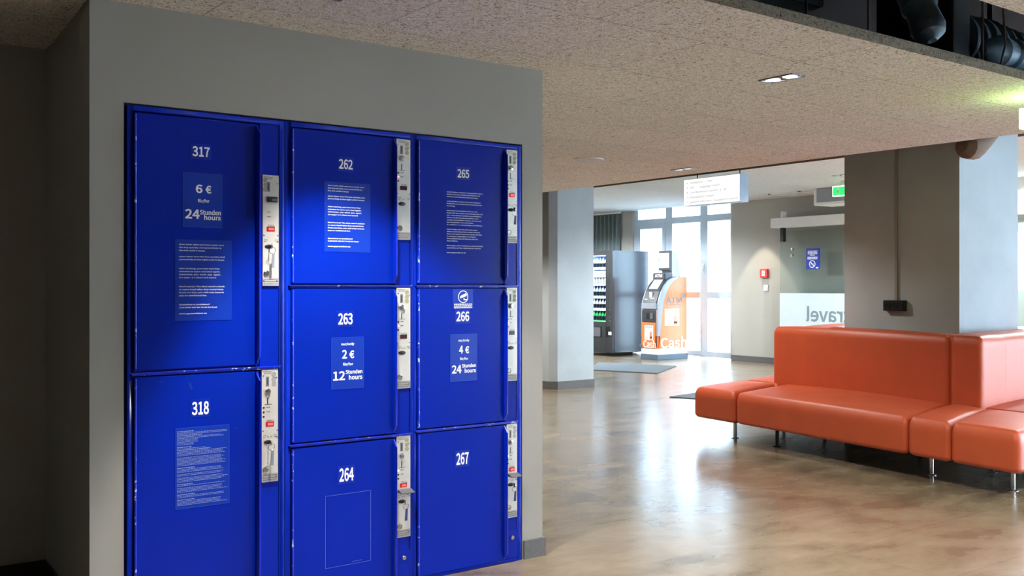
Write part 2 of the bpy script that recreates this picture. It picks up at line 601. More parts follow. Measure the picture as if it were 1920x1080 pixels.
# the wall that carries the lockers
wb = MB()
wb.prism([(0.911, D), (1.030, D), (1.030, 4.60), (0.958, 4.60)], 0, ZC)
wb.box(2.862, 2.985, D, 4.60, 0, ZC)
wb.box(1.030, 2.862, D, 4.60, 1.976, ZC)
wb.box(0.958, 2.985, 4.60, 4.90, 0, ZC)
struct(wb.build('wall_front', M['wall']), 'grey wall around the blue lockers')
struct(MB().box(-3.0, 0.958, 4.740, 4.90, 0, ZC).build('wall_left', M['wall']), 'dark grey wall of the recess beside the lockers')
struct(MB().box(-3.0, 0.96, 4.728, 4.740, 0, 0.10).build('baseboard_left', M['darkbase']))
struct(MB().prism([(0.899, D + 0.02), (0.911, D + 0.02), (0.958, 4.728), (0.946, 4.728)], 0, 0.10).build('baseboard_side', M['darkbase']))
b = MB().box(2.868, 2.997, D - 0.012, D, 0.0, 0.088)
b.box(2.985, 2.997, D, 4.6, 0.0, 0.088)
struct(b.build('baseboard_front', M['base']))
# outer walls of the hall
struct(MB().box(-3.15, -3.0, -3.6, 16.2, 0, ZS).build('wall_west', M['wall']))
struct(MB().box(-3.0, XW, 16.0, 16.15, 0, ZS).build('wall_north', M['farwall']))
WR = -3.5
rw = MB()
rw.box(-3.0, XW, WR - 0.15, WR, 0, 0.12)
rw.box(-3.0, XW, WR - 0.15, WR, 2.30, ZS)
for a, b_ in ((-3.0, 9.2), (11.9, XW)):
    rw.box(a, b_, WR - 0.15, WR, 0.12, 2.30)
struct(rw.build('wall_right', M['farwall']))
# window wall
ww = MB()
ww.box(XW, XW + 0.2, 14.20, 16.0, 0, ZS)
ww.box(XW, XW + 0.2, 1.6, 11.70, 0, ZS)
ww.box(XW, XW + 0.2, -3.6, -1.2, 0, ZS)
ww.box(XW, XW + 0.2, -1.2, 1.6, 2.7, ZS)
ww.box(XW, XW + 0.2, 11.70, 14.20, 2.95, ZS)
struct(ww.build('wall_back', M['farwall']), 'pale grey wall beside the tall windows')
struct(MB().box(XW - 0.02, XW, 4.0, 11.70, 0.0, 0.105).build('baseboard_back', M['base']))
# columns
cb = MB().prism([(7.93, 9.74), (8.53, 9.74), (8.53, 10.45), (7.85, 10.45), (7.85, 9.82)], 0, ZS)
struct(cb.build('wall_column', M['column']), 'grey column left of the vending machine')
struct(MB().prism([(7.925, 9.728), (8.542, 9.728), (8.542, 10.462), (7.838, 10.462), (7.838, 9.815)], 0, 0.10).build('baseboard_column', M['base']))
struct(MB().box(7.65, 8.588, 4.288, 5.357, 0, ZS).build('wall_pillar', M['column']), 'grey pillar the orange sofa wraps around')

# tall window with its frames
wf = MB()
W0, W1 = XW + 0.03, XW + 0.11
for (a, b_) in ((14.08, 14.20), (13.17, 13.34), (12.29, 12.47), (11.70, 11.76)):
    wf.box(W0, W1, a, b_, 0.02, 2.95)
for (a, b_) in ((2.47, 2.59), (1.09, 1.20), (0.03, 0.13)):
    wf.box(W0 + 0.004, W1 - 0.004, 11.76, 14.08, a, b_)
wf.box(W0 + 0.004, W1 - 0.004, 11.76, 14.08, 2.85, 2.94)
for (a, b_) in ((13.34, 13.42), (14.00, 14.08)):          # opening sash
    wf.box(W0 - 0.02, W1 - 0.02, a + 0.001, b_ - 0.001, 0.10, 2.50)
wf.box(W0 - 0.016, W1 - 0.024, 13.34, 14.08, 2.40, 2.49)
win = struct(wf.build('window_1', M['frame'], bevel=0.006))
MBp = MB().box(XW + 0.065, XW + 0.075, 11.72, 14.12, 0.05, 2.9)
MBp.build('window_pane', M['dimpane'], win)
hb = MB().tube([(XW - 0.005, 12.38, 1.66), (XW - 0.04, 12.38, 1.66), (XW - 0.045, 12.38, 1.55)], 0.012, 8)
hb.box(XW + 0.0, XW + 0.03, 12.36, 12.40, 1.60, 1.70)
hb.build('window_handle', M['white'], win, smooth=True)
# windows of the right-hand wall
for i, (a, b_) in enumerate(((9.2, 11.9),)):
    f = MB()
    for (x0, x1, z0, z1) in ((a, a + 0.07, 0.12, 2.3), (b_ - 0.07, b_, 0.12, 2.3), (a, b_, 0.12, 0.19), (a, b_, 2.23, 2.30), ((a + b_) / 2 - 0.04, (a + b_) / 2 + 0.04, 0.12, 2.3)):
        f.box(x0, x1, WR - 0.11, WR - 0.03, z0, z1)
    fo = struct(f.build('window_%d' % (i + 2), M['frame']))
    MB().box(a + 0.03, b_ - 0.03, WR - 0.075, WR - 0.065, 0.15, 2.27).build('window_pane', M['pane'], fo)
for i, (a, b_) in enumerate(((-1.2, 1.6),)):
    f = MB()
    for (y0, y1, z0, z1) in ((a, a + 0.07, 0, 2.7), (b_ - 0.07, b_, 0, 2.7), (a, b_, 0, 0.09), (a, b_, 2.61, 2.70), ((a + b_) / 2 - 0.05, (a + b_) / 2 + 0.05, 0, 2.7), (a, b_, 1.1, 1.19)):
        f.box(XW + 0.05, XW + 0.13, y0, y1, z0, z1)
    fo = struct(f.build('window_%d' % (i + 3), M['frame']))
    MB().box(XW + 0.085, XW + 0.095, a + 0.03, b_ - 0.03, 0.03, 2.67).build('window_pane', M['pane'], fo)
# the street outside
struct(MB().box(XW + 0.3, 40, -10, 40, -0.25, -0.15).build('ground', M['yard']))
fb = MB()
for k in range(26):
    fb.box(27.0, 27.3 + 0.0 * k, 8, 34, k * 0.22, k * 0.22 + 0.205)
fb.box(27.04, 27.5, 8, 34, 0, 5.8)
struct(fb.build('exterior_facade', M['facade']))

# ================================================================== LOCKERS
FY = D - 0.004           # face of the frame
DY = D - 0.010           # face of a door
UX, UZ = (1, 0, 0), (0, 0, 1)
rnd = random.Random(3)

EN = ("door lock: after you have paid, turn\nthe key quickly and powerfully to\nthe left until it stops\n\nopen door: turn the key quickly and\npowerfully to the right until it stops\n\n\n"
      "After locking, you have two free\nminutes to open and shut again.\nOtherwise  you  must  pay  again.\n(1 x pay = 1 x close and open)\n\n\n"
      "Don't worry! The door won't unlock\nor open itself after first rental time.\nIf you are late, you will only have to\npay an additional fee.\n\n\n"
      "Questions or problems?\nCall 0049 160 94 74 84 55 first!\n\nwww.gepaeckfach.de")
DE = ("abschließen: nachdem Sie gezahlt haben,\ndrehen Sie den Schlüssel kraftvoll und\nschnell nach links bis zum Anschlag.\n\n"
      "aufschließen: drehen Sie den Schlüssel\nkraftvoll und schnell nach rechts bis zum\nAnschlag.\n\n"
      "Nach dem Verschließen können Sie\ninnerhalb der ersten zwei Minuten die Tür\nauf - und wieder kostenlos verschließen.\nWenn Sie die Tür danach öffnen und\nwieder verschließen wollen, müssen Sie\ndie Mietgebühr neu entrichten.\n(1 x zahlen = 1 x verschließen und öffnen)\n\n"
      "Keine Angst, die Tür wird sich nicht\nöffnen nach Ablauf der ersten Mietzeit.\nWenn Sie später kommen zahlen Sie den\nim Display angezeigten normalen\nNachzahlbetrag und können die Tür\ndann öffnen.\n\n"
      "Bei Fragen oder Problemen rufen Sie bitte\nzuerst hier an Tel.: 0049 160 94 74 84 55\n\nwww.gepaeckfach.de")


def price(parent, x0, x1, z0, z1, lines, label):
    mb = MB()
    y = DY - 0.0012
    quad(mb, (0, y, 0), UX, UZ, x0, x1, z0, z1)
    mb.mat(2)
    e = 0.0012
    for q in ((x0, x1, z0, z0 + e), (x0, x1, z1 - e, z1), (x0, x0 + e, z0, z1), (x1 - e, x1, z0, z1)):
        quad(mb, (0, y - 0.0002, 0), UX, UZ, *q)
    mb.mat(1)
    w, h = x1 - x0, z1 - z0
    for (s, a, b_, c, d_, bold) in lines:
        put_text(mb, s, (0, y - 0.0006, 0), UX, UZ, x0 + a * w, x0 + b_ * w, z0 + c * h, z0 + d_ * h, bold)
    o = mb.build('price_sticker', [M['sticker'], M['white_print'], M['sticker_edge']], parent)
    o['label'] = label


def notice(parent, x0, x1, z0, z1, body, tx0, tx1, tz0, tz1, label, film=True):
    mb = MB()
    y = DY - 0.0012
    if film:
        quad(mb, (0, y, 0), UX, UZ, x0, x1, z0, z1)
    mb.mat(1)
    put_text(mb, body, (0, y - 0.0006, 0), UX, UZ, tx0, tx1, tz0, tz1, 0.009, 0.66)
    o = mb.build('instruction_sticker', [M['sticker'], M['white_print']], parent)
    o['label'] = label


def door(unit, num, x0, x1, z0, z1, nx0, nx1, nz0, nz1, lip=True):
    """door leaf > number, folded pull lip, worn hinge rod"""
    d = MB().box(x0, x1, DY, D + 0.012, z0, z1).build('door', M['blue'], unit, bevel=0.003)
    d['label'] = 'blue steel door numbered %s' % num
    x1 -= 0.005
    yf = DY - (0.036 if num in ('317', '318') else 0.023)
    x1 -= 0.004 if num in ('317', '318') else 0.0
    # pull lip: folded flange on the lock side with chamfered ends
    p = [(x1 - 0.004, DY, z0 + 0.004), (x1 - 0.004, yf, z0 + 0.034), (x1 - 0.004, yf, z1 - 0.034), (x1 - 0.004, DY, z1 - 0.004)]
    l = MB().extrude(p, (0.006, 0, 0))
    l.box(x1 - 0.004, x1 + 0.003, yf, yf + 0.004, z0 + 0.034, z1 - 0.034)
    l.build('pull_lip', M['blue_lip'], d, bevel=0.0012)
    h = MB().cyl((x0 + 0.004, DY - 0.002, z0 + 0.006), (x0 + 0.004, DY - 0.002, z1 - 0.006), 0.0042, n=10)
    h.build('hinge_rod', M['blue_worn'], d, smooth=True)
    t = MB()
    quad(t, (0, DY - 0.001, 0), UX, UZ, nx0 - 0.006, nx1 + 0.006, nz0 - 0.010, nz1 + 0.010)
    t.mat(1)
    put_text(t, num, (0, DY - 0.0016, 0), UX, UZ, nx0, nx1, nz0, nz1, 0.010)
    t.build('door_number', [M['number_film'], M['white_print']], d)
    return d


def lock_panel(unit, num, x0, x1, z0, z1, lit, led, flap, digits='000', special=False):
    w, h = x1 - x0, z1 - z0
    yp = D - 0.009
    pb = MB().box(x0, x1, yp, D + 0.004, z0, z1)
    p = pb.build('lock_panel', M['steel'], unit, bevel=0.0015)
    p['label'] = 'steel coin lock panel beside door %s' % num

    def X(f):
        return x0 + f * w

    def Z(f):
        return z1 - f * h
    yo = yp - 0.0008
    # printed words and the grey band at the foot
    pr = MB()
    quad(pr, (0, yo + 0.0004, 0), UX, UZ, X(0.02), X(0.98), Z(0.995), Z(0.925))
    pr.mat(1)
    for f, a, b_ in ((0.020, 0.08, 0.62), (0.034, 0.14, 0.58), (0.452, 0.30, 0.72), (0.463, 0.30, 0.78), (0.585, 0.08, 0.30), (0.585, 0.74, 0.96), (0.60, 0.08, 0.24), (0.60, 0.78, 0.96),
                     (0.940, 0.06, 0.94), (0.962, 0.06, 0.94), (0.980, 0.06, 0.94)):
        microlines(pr, (0, yo, 0), UX, UZ, X(a), X(b_), Z(f) - 0.0010, Z(f) + 0.0010, 0.0024, rnd, 1.0)
    for f in (0.335, 0.376):
        microlines(pr, (0, yo, 0), UX, UZ, X(0.28), X(0.50), Z(f) - 0.0015, Z(f) + 0.0015, 0.0024, rnd, 1.0)
    if not special:       # turning arrows over the key
        for sgn, cx in ((-1, 0.38), (1, 0.58)):
            arc = [(X(cx) - sgn * 0.006 * math.cos(t) + sgn * 0.003, yo, Z(0.607) + 0.006 * math.sin(t)) for t in [k * PI / 12 for k in range(7)]]
            MB().tube(arc, 0.0008, 5).build('turn_arrow', M['black_print'], p)
    pr.build('lettering', [M['steel_dark'], M['black_print']], p)
    for fx, fz in ((0.10, 0.055), (0.90, 0.075), (0.93, 0.545), (0.93, 0.60), (0.07, 0.545), (0.07, 0.955), (0.88, 0.955)):
        MB().cyl((X(fx), yp, Z(fz)), (X(fx), yp - 0.0015, Z(fz)), 0.0028, n=10).build('screw', M['chrome'], p, smooth=True)
    for i, f in enumerate((0.045, 0.09, 0.132)):
        fx = 0.16 + 0.03 * (i % 2) if special else 0.74
        m = MB().lathe([(0.0092, 0.0), (0.0092, 0.0012), (0.0075, 0.0012), (0.0075, 0.0006)], (X(fx), yp, Z(f)), (0, -1, 0), 18)
        m.build('coin_symbol', M['coin'] if not special and num not in ('318', '267') else M['steel_dark'], p, smooth=True)
    cs = MB()
    cs.box(X(0.26), X(0.44), yo, yp, Z(0.15), Z(0.065))
    cs.mat(1)
    cs.box(X(0.32), X(0.37), yo - 0.0006, yo, Z(0.135), Z(0.08))
    cs.build('slot_label', [M['grey'], M['dark']], p)
    if special:
        br = MB().box(X(0.26), X(0.90), yp - 0.006, yp, Z(0.245), Z(0.195))
        br.mat(1)
        br.box(X(0.50), X(0.86), yp - 0.008, yp - 0.006, Z(0.235), Z(0.212))
        br.build('coin_reader', [M['dark'], M['grey']], p, bevel=0.001)
    else:
        kn = MB().lathe([(0.0125, 0.0), (0.0125, 0.004), (0.0105, 0.008), (0.006, 0.0085), (0.0055, 0.012)], (X(0.36), yp, Z(0.195)), (0, -1, 0), 20)
        kn.build('return_knob', M['chrome'], p, smooth=True)
        sl = MB().box(X(0.33), X(0.39), yo, yp, Z(0.31), Z(0.247))
        sl.box(X(0.18), X(0.62), yo, yp, Z(0.313), Z(0.309))
        sl.build('coin_slot', M['dark'], p)
        for k, f in enumerate((0.338, 0.378, 0.418)):
            on = {'red': 1, 'green': 0}.get(led, 9)
            m = M['led_red'] if (on == k and led == 'red') else M['led_green'] if (on == k and led == 'green') else M['dark']
            MB().lathe([(0.0042, 0), (0.0042, 0.001), (0.002, 0.0026)], (X(0.12), yp, Z(f)), (0, -1, 0), 10).build('status_light', m, p, smooth=True)
    ds = MB().box(X(0.24), X(0.74), yp - 0.0015, yp, Z(0.507), Z(0.467))
    if lit:
        ds.mat(1)
        put_text(ds, digits, (0, yp - 0.0022, 0), UX, UZ, X(0.36), X(0.68), Z(0.498), Z(0.476), 0.008)
    ds.build('price_display', [M['red_on'] if lit else M['red_off'], M['red_digit']], p)
    kc = MB().lathe([(0.014, 0), (0.014, 0.002), (0.012, 0.003)], (X(0.38), yp, Z(0.645)), (0, -1, 0), 20)
    kc.v = [(X(0.38) + (v[0] - X(0.38)) * 1.25, v[1], Z(0.645) + (v[2] - Z(0.645)) * 0.6) for v in kc.v]
    kc.build('keyhole', M['dark'], p, smooth=True)
    sv = MB().lathe([(0.0125, 0), (0.0125, 0.003), (0.0095, 0.005), (0.0095, 0.0035), (0.004, 0.0035)], (X(0.22), yp, Z(0.888)), (0, -1, 0), 20)
    sv.build('service_lock', M['chrome'], p, smooth=True)
    if flap:
        fl = MB().extrude([(X(0.10), yp, Z(0.555)), (X(0.10), yp - 0.034, Z(0.560)), (X(0.10), yp - 0.036, Z(0.552)), (X(0.10), yp, Z(0.525))], (w * 0.95, 0, 0))
        fl.build('cover_flap', M['grey'], p, bevel=0.001)
    return (X(0.38), yp, Z(0.645))


def key(at, tagmat, label, long, ring=True):
    x, y, z = at
    y -= 0.003
    e = empty('locker_key', (x, y, z), label, 'key')
    MB().box(x - 0.0018, x + 0.0018, y - 0.026, y, z - 0.004, z + 0.004).cyl((x - 0.0014, y - 0.024, z), (x + 0.0014, y - 0.024, z), 0.011, n=18).build('key_blade', M['chrome'], e, bevel=0.0005)
    cx, cz = x + 0.004, z - 0.017
    ringp = [(cx + 0.013 * math.cos(t), y - 0.024 - 0.002 * math.sin(t), cz + 0.013 * math.sin(t)) for t in [2 * PI * k / 20 for k in range(20)]]
    MB().tube(ringp, 0.0012, 6, True).build('key_ring', M['chrome'], e, smooth=True)
    tz = cz - 0.013
    t = MB().extrude([(cx - 0.001, y - 0.026, tz), (cx + 0.009, y - 0.026, tz + 0.003), (cx + 0.008, y - 0.024, tz - long), (cx - 0.004, y - 0.024, tz - long)], (0, 0.0035, 0))
    t.build('key_tag', tagmat, e, bevel=0.0008)
    return e


def cabinet(label, x0, x1, fx0, fx1, lx1, ztop, splits, keep=None):
    """carcass and face frame of one column of lockers"""
    e = empty('luggage_locker_cabinet', ((x0 + x1) / 2, D + 0.1, 0), label, 'locker', 'blue coin lockers built into the wall')
    f = MB()
    f.box(x0, fx0, FY, D + 0.02, 0, ztop)                    # hinge stile
    f.box(lx1, x1, FY, D + 0.02, 0, ztop)                    # right stile
    f.box(fx0, lx1, FY, D + 0.02, ztop - 0.020, ztop)        # head rail
    f.box(fx0, lx1, FY, D + 0.02, 0, 0.016)                  # foot rail
    f.build('face_frame', M['blue'], e, bevel=0.002)
    for z in splits:
        r = MB().box(fx0 - 0.004, lx1, FY - 0.006, D + 0.02, z - 0.006, z + 0.004)
        r.box(fx0 - 0.012, lx1 + 0.002, FY - 0.011, FY, z + 0.001, z + 0.005)
        r.build('shelf_rail', M['blue_worn'], e, bevel=0.0015)
    body = MB().box(x0, x1, D + 0.02, D + 0.62, 0, ztop)
    body.build('carcass', M['blue'], e)
    return e


ZT = 1.968
# --- left column: 317 and 318
A = cabinet('tall left locker column with doors 317 and 318', 1.041, 1.656, 1.062, 1.558, 1.634, ZT, [0.976])
d317 = door(A, '317', 1.064, 1.545, 0.990, 1.942, 1.279, 1.346, 1.796, 1.835)
price(d317, 1.243, 1.396, 1.526, 1.733, [('6', .32, .49, .63, .79, .011), ('€', .57, .72, .63, .78, .011), ('für/for', .37, .67, .45, .525, .011), ('24', .05, .42, .155, .33, .010), ('Stunden', .42, .96, .235, .33, .011), ('hours', .53, .96, .14, .235, .011)], 'blue price sticker on door 317')
notice(d317, 1.213, 1.434, 1.170, 1.478, EN, 1.228, 1.405, 1.193, 1.462, 'English instructions on door 317')
d318 = door(A, '318', 1.064, 1.545, 0.018, 0.964, 1.277, 1.343, 0.809, 0.860)
mb = MB()
y = DY - 0.0012
quad(mb, (0, y, 0), UX, UZ, 1.215, 1.424, 0.457, 0.764)
mb.mat(2)
for q in ((1.215, 1.424, 0.457, 0.4585), (1.215, 1.424, 0.7625, 0.764), (1.215, 1.2165, 0.457, 0.764), (1.4225, 1.424, 0.457, 0.764)):
    quad(mb, (0, y - 0.0002, 0), UX, UZ, *q)
mb.mat(1)
zz = 0.752
for kind in 'bttbtt' + 'sssssg' + 'bfbttttg' + 'tttttttg' + 'btttgttg' + 'ttttgbtg' + 'ttttg' + 'bttg' + 'btttttttg' + 'ttbtt':
    if kind == 'g':
        zz -= 0.0042
        continue
    hh = 0.0028 if kind == 'b' else 0.0017
    full = {'b': rnd.uniform(.2, .7), 't': rnd.uniform(.85, 1), 's': rnd.uniform(.3, .45), 'f': 0.55}[kind]
    microlines(mb, (0, y - 0.0006, 0), UX, UZ, 1.221, 1.418, zz - hh, zz, 0.0024, rnd, full)
    zz -= 0.0048 if kind != 'b' else 0.0062
    if zz < 0.47:
        break
o = mb.build('rental_terms_sticker', [M['sticker'], M['grey_print'], M['sticker_edge']], d318)
o['label'] = 'framed sheet of small print on door 318'
for (a, b_, c, d_) in ((1.262, 1.276, 0.935, 0.905), (1.440, 1.462, 0.748, 0.742), (1.15, 1.17, 0.945, 0.94)):
    MB().extrude([(a, DY - 0.0003, c), (a + 0.012, DY - 0.0003, c - 0.004), (b_ + 0.006, DY - 0.0003, d_), (b_ - 0.004, DY - 0.0003, d_ + 0.004)], (0, -0.0004, 0)).build('tape_residue', M['sticker'], d318)
k317 = lock_panel(A, '317', 1.561, 1.629, 1.302, 1.745, True, None, False, '000', True)
k318 = lock_panel(A, '318', 1.557, 1.626, 0.519, 0.969, True, None, False, '000')
key(k317, M['tag_grey'], 'key with grey tag in the lock of the tall upper left locker', 0.055)
key(k318, M['tag_grey'], 'key with grey tag and ring in the lock of the lower left locker', 0.060)

# --- middle column: 262, 263, 264
B = cabinet('middle locker column with doors 262, 263 and 264', 1.657, 2.257, 1.682, 2.170, 2.244, ZT, [1.301, 0.653])
d262 = door(B, '262', 1.684, 2.164, 1.312, 1.943, 1.894, 1.958, 1.791, 1.833)
notice(d262, 1.828, 2.042, 1.444, 1.735, EN, 1.843, 2.015, 1.463, 1.722, 'English instructions on door 262')
d263 = door(B, '263', 1.684, 2.164, 0.664, 1.291, 1.891, 1.958, 1.140, 1.188)
PR = lambda amount, n: [('nur/only', .30, .70, .83, .895, .010), (amount, .32, .47, .585, .755, .011), ('€', .55, .70, .585, .74, .011), ('für/for', .35, .66, .44, .505, .010), (n, .05, .41, .17, .345, .010), ('Stunden', .43, .95, .285, .365, .011), ('hours', .53, .95, .17, .265, .011)]
price(d263, 1.860, 2.011, 0.871, 1.087, PR('2', '12'), 'blue price sticker on door 263')
d264 = door(B, '264', 1.684, 2.164, 0.018, 0.641, 1.896, 1.963, 0.482, 0.539)
ol = MB()
for q in ((1.833, 2.044, 0.131, 0.1318), (1.833, 2.044, 0.4302, 0.431), (1.833, 1.8338, 0.131, 0.431), (2.0430, 2.044, 0.131, 0.431), (1.955, 2.005, 0.141, 0.1418)):
    quad(ol, (0, DY - 0.0008, 0), UX, UZ, *q)
o = ol.build('sticker_outline', M['grey_print'], d264)
o['label'] = 'pale rectangle left by a removed sticker'
k262 = lock_panel(B, '262', 2.172, 2.241, 1.504, 1.942, False, 'red', False)
k263 = lock_panel(B, '263', 2.172, 2.241, 0.855, 1.294, False, 'red', False)
k264 = lock_panel(B, '264', 2.172, 2.241, 0.206, 0.648, True, 'green', True)
key(k264, M['tag_blue'], 'key with dark blue tag under the grey flap of the bottom middle locker', 0.050)

# --- right column: 265, 266, 267
R = cabinet('right locker column with doors 265, 266 and 267', 2.258, 2.853, 2.276, 2.762, 2.829, ZT, [1.301, 0.660])
d265 = door(R, '265', 2.278, 2.757, 1.312, 1.947, 2.486, 2.550, 1.793, 1.832)
notice(d265, 2.423, 2.633, 1.441, 1.732, DE, 2.428, 2.627, 1.449, 1.728, 'German instructions on door 265', film=False)
d266 = door(R, '266', 2.278, 2.757, 0.671, 1.291, 2.480, 2.550, 1.141, 1.186)
price(d266, 2.448, 2.594, 0.870, 1.083, PR('4', '24'), 'blue price sticker on door 266')
cs = MB()
y = DY - 0.0012
quad(cs, (0, y, 0), UX, UZ, 2.462, 2.572, 1.200, 1.288)
cs.mat(1)
cx, cz = 2.517, 1.253
ring = [(cx + 0.0275 * math.cos(t), cz + 0.0285 * math.sin(t)) for t in [2 * PI * k / 40 for k in range(40)]]
ri = [(cx + 0.0240 * math.cos(t), cz + 0.0250 * math.sin(t)) for t in [2 * PI * k / 40 for k in range(40)]]
cs.add([(a, y - 0.0006, b_) for a, b_ in ring + ri], [(i, (i + 1) % 40, 40 + (i + 1) % 40, 40 + i) for i in range(40)])
for poly in ([(-.018, -.003), (-.014, -.007), (.018, .003), (.020, .010), (.014, .016), (-.012, .005)], [(.002, -.006), (.006, -.004), (.007, -.011), (.022, -.011), (.023, -.015), (.002, -.016)]):
    cs.add([(cx + a, y - 0.0006, cz + b_) for a, b_ in poly], [tuple(range(6))])
for z in (1.219, 1.211, 1.203):
    microlines(cs, (0, y - 0.0006, 0), UX, UZ, 2.468, 2.566, z - 0.0024, z + 0.0024, 0.003, rnd, 1.0)
o = cs.build('camera_sticker', [M['sticker'], M['white_print']], d266)
o['label'] = 'round video camera symbol above number 266'
d267 = door(R, '267', 2.278, 2.757, 0.018, 0.650, 2.480, 2.547, 0.490, 0.545)
k265 = lock_panel(R, '265', 2.764, 2.826, 1.505, 1.943, True, None, False, '402')
k266 = lock_panel(R, '266', 2.764, 2.826, 0.855, 1.294, False, 'red', False)
k267 = lock_panel(R, '267', 2.764, 2.826, 0.210, 0.652, True, 'green', True, '402')
key(k265, M['tag_blue'], 'key with dark blue tag in the lock of the top right locker', 0.040)
key(k267, M['tag_blue'], 'key with dark blue tag under the grey flap of the bottom right locker', 0.044)
for u, x, lab in ((B, 2.212, 'round lock under the panel of door 264'), (R, 2.801, 'round lock under the panel of door 267')):
    c = MB().box(x - 0.033, x + 0.033, D - 0.003, D + 0.01, 0.02, 0.148)
    co = c.build('lower_cover', M['blue'], u, bevel=0.0015)
    lo = MB().lathe([(0.0115, 0), (0.0115, 0.003), (0.009, 0.006), (0.009, 0.0045), (0.004, 0.0045)], (x, D - 0.003, 0.114), (0, -1, 0), 20).build('round_lock', M['chrome'], co, smooth=True)
    lo['label'] = lab
# lock strips behind the panels
for u, a, b_ in ((A, 1.552, 1.632), (B, 2.168, 2.243), (R, 2.760, 2.828)):
    MB().box(a, b_, D - 0.001, D + 0.012, 0.017, 1.948).build('lock_strip', M['blue'], u, bevel=0.001)

# ================================================================== SOFA
def cushion(mb, q, z0, z1, rt, rb, puff=0.012, n=7):
    """soft block over the plan quad q (a, b, c, d), top edges rounded rt, bottom edges rb"""
    a, b_, c, d_ = [Vector(p) for p in q]
    L = ((b_ - a).length + (c - d_).length) / 2
    W = ((d_ - a).length + (c - b_).length) / 2
    H = z1 - z0

    def grid(S, r0, r1):
        k = [r0 * t / n for t in range(n)] + [r0 + (S - r0 - r1) * t / 8 for t in range(9)] + [S - r1 + r1 * t / n for t in range(1, n + 1)]
        return k
    rr = max(rt, rb)
    gx, gy, gz = grid(L, rr, rr), grid(W, rr, rr), grid(H, rb, rt)
    vid = {}
    vs, fs = [], []

    def V(i, j, k):
        key_ = (i, j, k)
        if key_ not in vid:
            x, y_, z = gx[i], gy[j], gz[k]
            rh = 0.05
            rz = rt if z > H / 2 else rb
            ix, iy, iz = min(max(x, rh), L - rh), min(max(y_, rh), W - rh), min(max(z, rb), H - rt)
            dv = Vector(((x - ix) / rh, (y_ - iy) / rh, (z - iz) / rz))
            if dv.length > 1e-9:
                dv = dv.normalized() * max(abs(dv.x), abs(dv.y), abs(dv.z))
            x, y_, z = ix + dv.x * rh, iy + dv.y * rh, iz + dv.z * rz
            u, v, w = x / L, y_ / W, z / H
            z += puff * 16 * max(0, u * (1 - u)) * max(0, v * (1 - v)) * max(0, min(1, w)) ** 2
            P = a * (1 - u) * (1 - v) + b_ * u * (1 - v) + c * u * v + d_ * (1 - u) * v
            vid[key_] = len(vs)
            vs.append((P.x, P.y, z0 + z))
        return vid[key_]
    nx, ny, nz = len(gx) - 1, len(gy) - 1, len(gz) - 1
    for i in range(nx):
        for j in range(ny):
            fs.append((V(i, j, 0), V(i, j + 1, 0), V(i + 1, j + 1, 0), V(i + 1, j, 0)))
            fs.append((V(i, j, nz), V(i + 1, j, nz), V(i + 1, j + 1, nz), V(i, j + 1, nz)))
    for i in range(nx):
        for k in range(nz):
            fs.append((V(i, 0, k), V(i + 1, 0, k), V(i + 1, 0, k + 1), V(i, 0, k + 1)))
            fs.append((V(i, ny, k), V(i, ny, k + 1), V(i + 1, ny, k + 1), V(i + 1, ny, k)))
    for j in range(ny):
        for k in range(nz):
            fs.append((V(0, j, k), V(0, j, k + 1), V(0, j + 1, k + 1), V(0, j + 1, k)))
            fs.append((V(nx, j, k), V(nx, j + 1, k), V(nx, j + 1, k + 1), V(nx, j, k + 1)))
    return mb.add(vs, fs)


def lerp(p, q, t):
    return (p[0] + (q[0] - p[0]) * t, p[1] + (q[1] - p[1]) * t)


S = empty('leather_sofa', (7.9, 4.9, 0), 'orange leather sofa island wrapped around the grey pillar', 'sofa')
ZB, ZSEAT, ZBACK = 0.165, 0.425, 0.935
# plan: front edge of the seats, front face of the backs
G = 0.004
F0, F1, F2, F3, F4 = (6.43, 6.03), (6.365, 5.50), (6.115, 3.795), (6.065, 3.46), (6.00, 2.99)
K0, K1, K2, K3 = (7.34, 6.19), (7.27, 5.82), (6.99, 3.99), (6.93, 3.72)
seats = [
    ([F1, F0, (7.30, 6.21), (7.24, 5.76)], 'left end seat'),
    ([F2, F1, (7.60, 5.80), (7.35, 4.08)], None),
    ([F3, F2, (7.20, 4.06), (7.02, 3.70)], None),
    ([(6.00, 2.99), F3, (7.00, 3.75), (6.92, 3.05)], None),
    ([(6.925, 3.05), (7.00, 3.95), (8.75, 4.10), (8.70, 3.18)], None),
    ([(7.245, 5.77), (7.305, 6.21), (8.10, 6.40), (8.05, 5.90)], None),
    ([(8.055, 5.90), (8.105, 6.40), (9.70, 6.70), (9.55, 5.95)], None),
    ([(8.95, 3.95), (8.95, 5.92), (9.55, 5.94), (9.75, 4.0)], None),
    ([(8.71, 3.18), (8.76, 3.94), (9.75, 3.98), (9.70, 3.25)], None),
]
for q, lab in seats:
    o = cushion(MB(), q, ZB, ZSEAT, 0.085, 0.035, 0.022).build('seat', M['orange'], S, smooth=True, auto=75)
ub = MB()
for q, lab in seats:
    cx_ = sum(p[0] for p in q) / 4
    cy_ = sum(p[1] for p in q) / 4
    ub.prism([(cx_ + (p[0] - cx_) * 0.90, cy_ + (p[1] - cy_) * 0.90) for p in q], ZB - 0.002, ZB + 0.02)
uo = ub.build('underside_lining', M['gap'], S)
uo['label'] = 'black cloth lining under the seats'
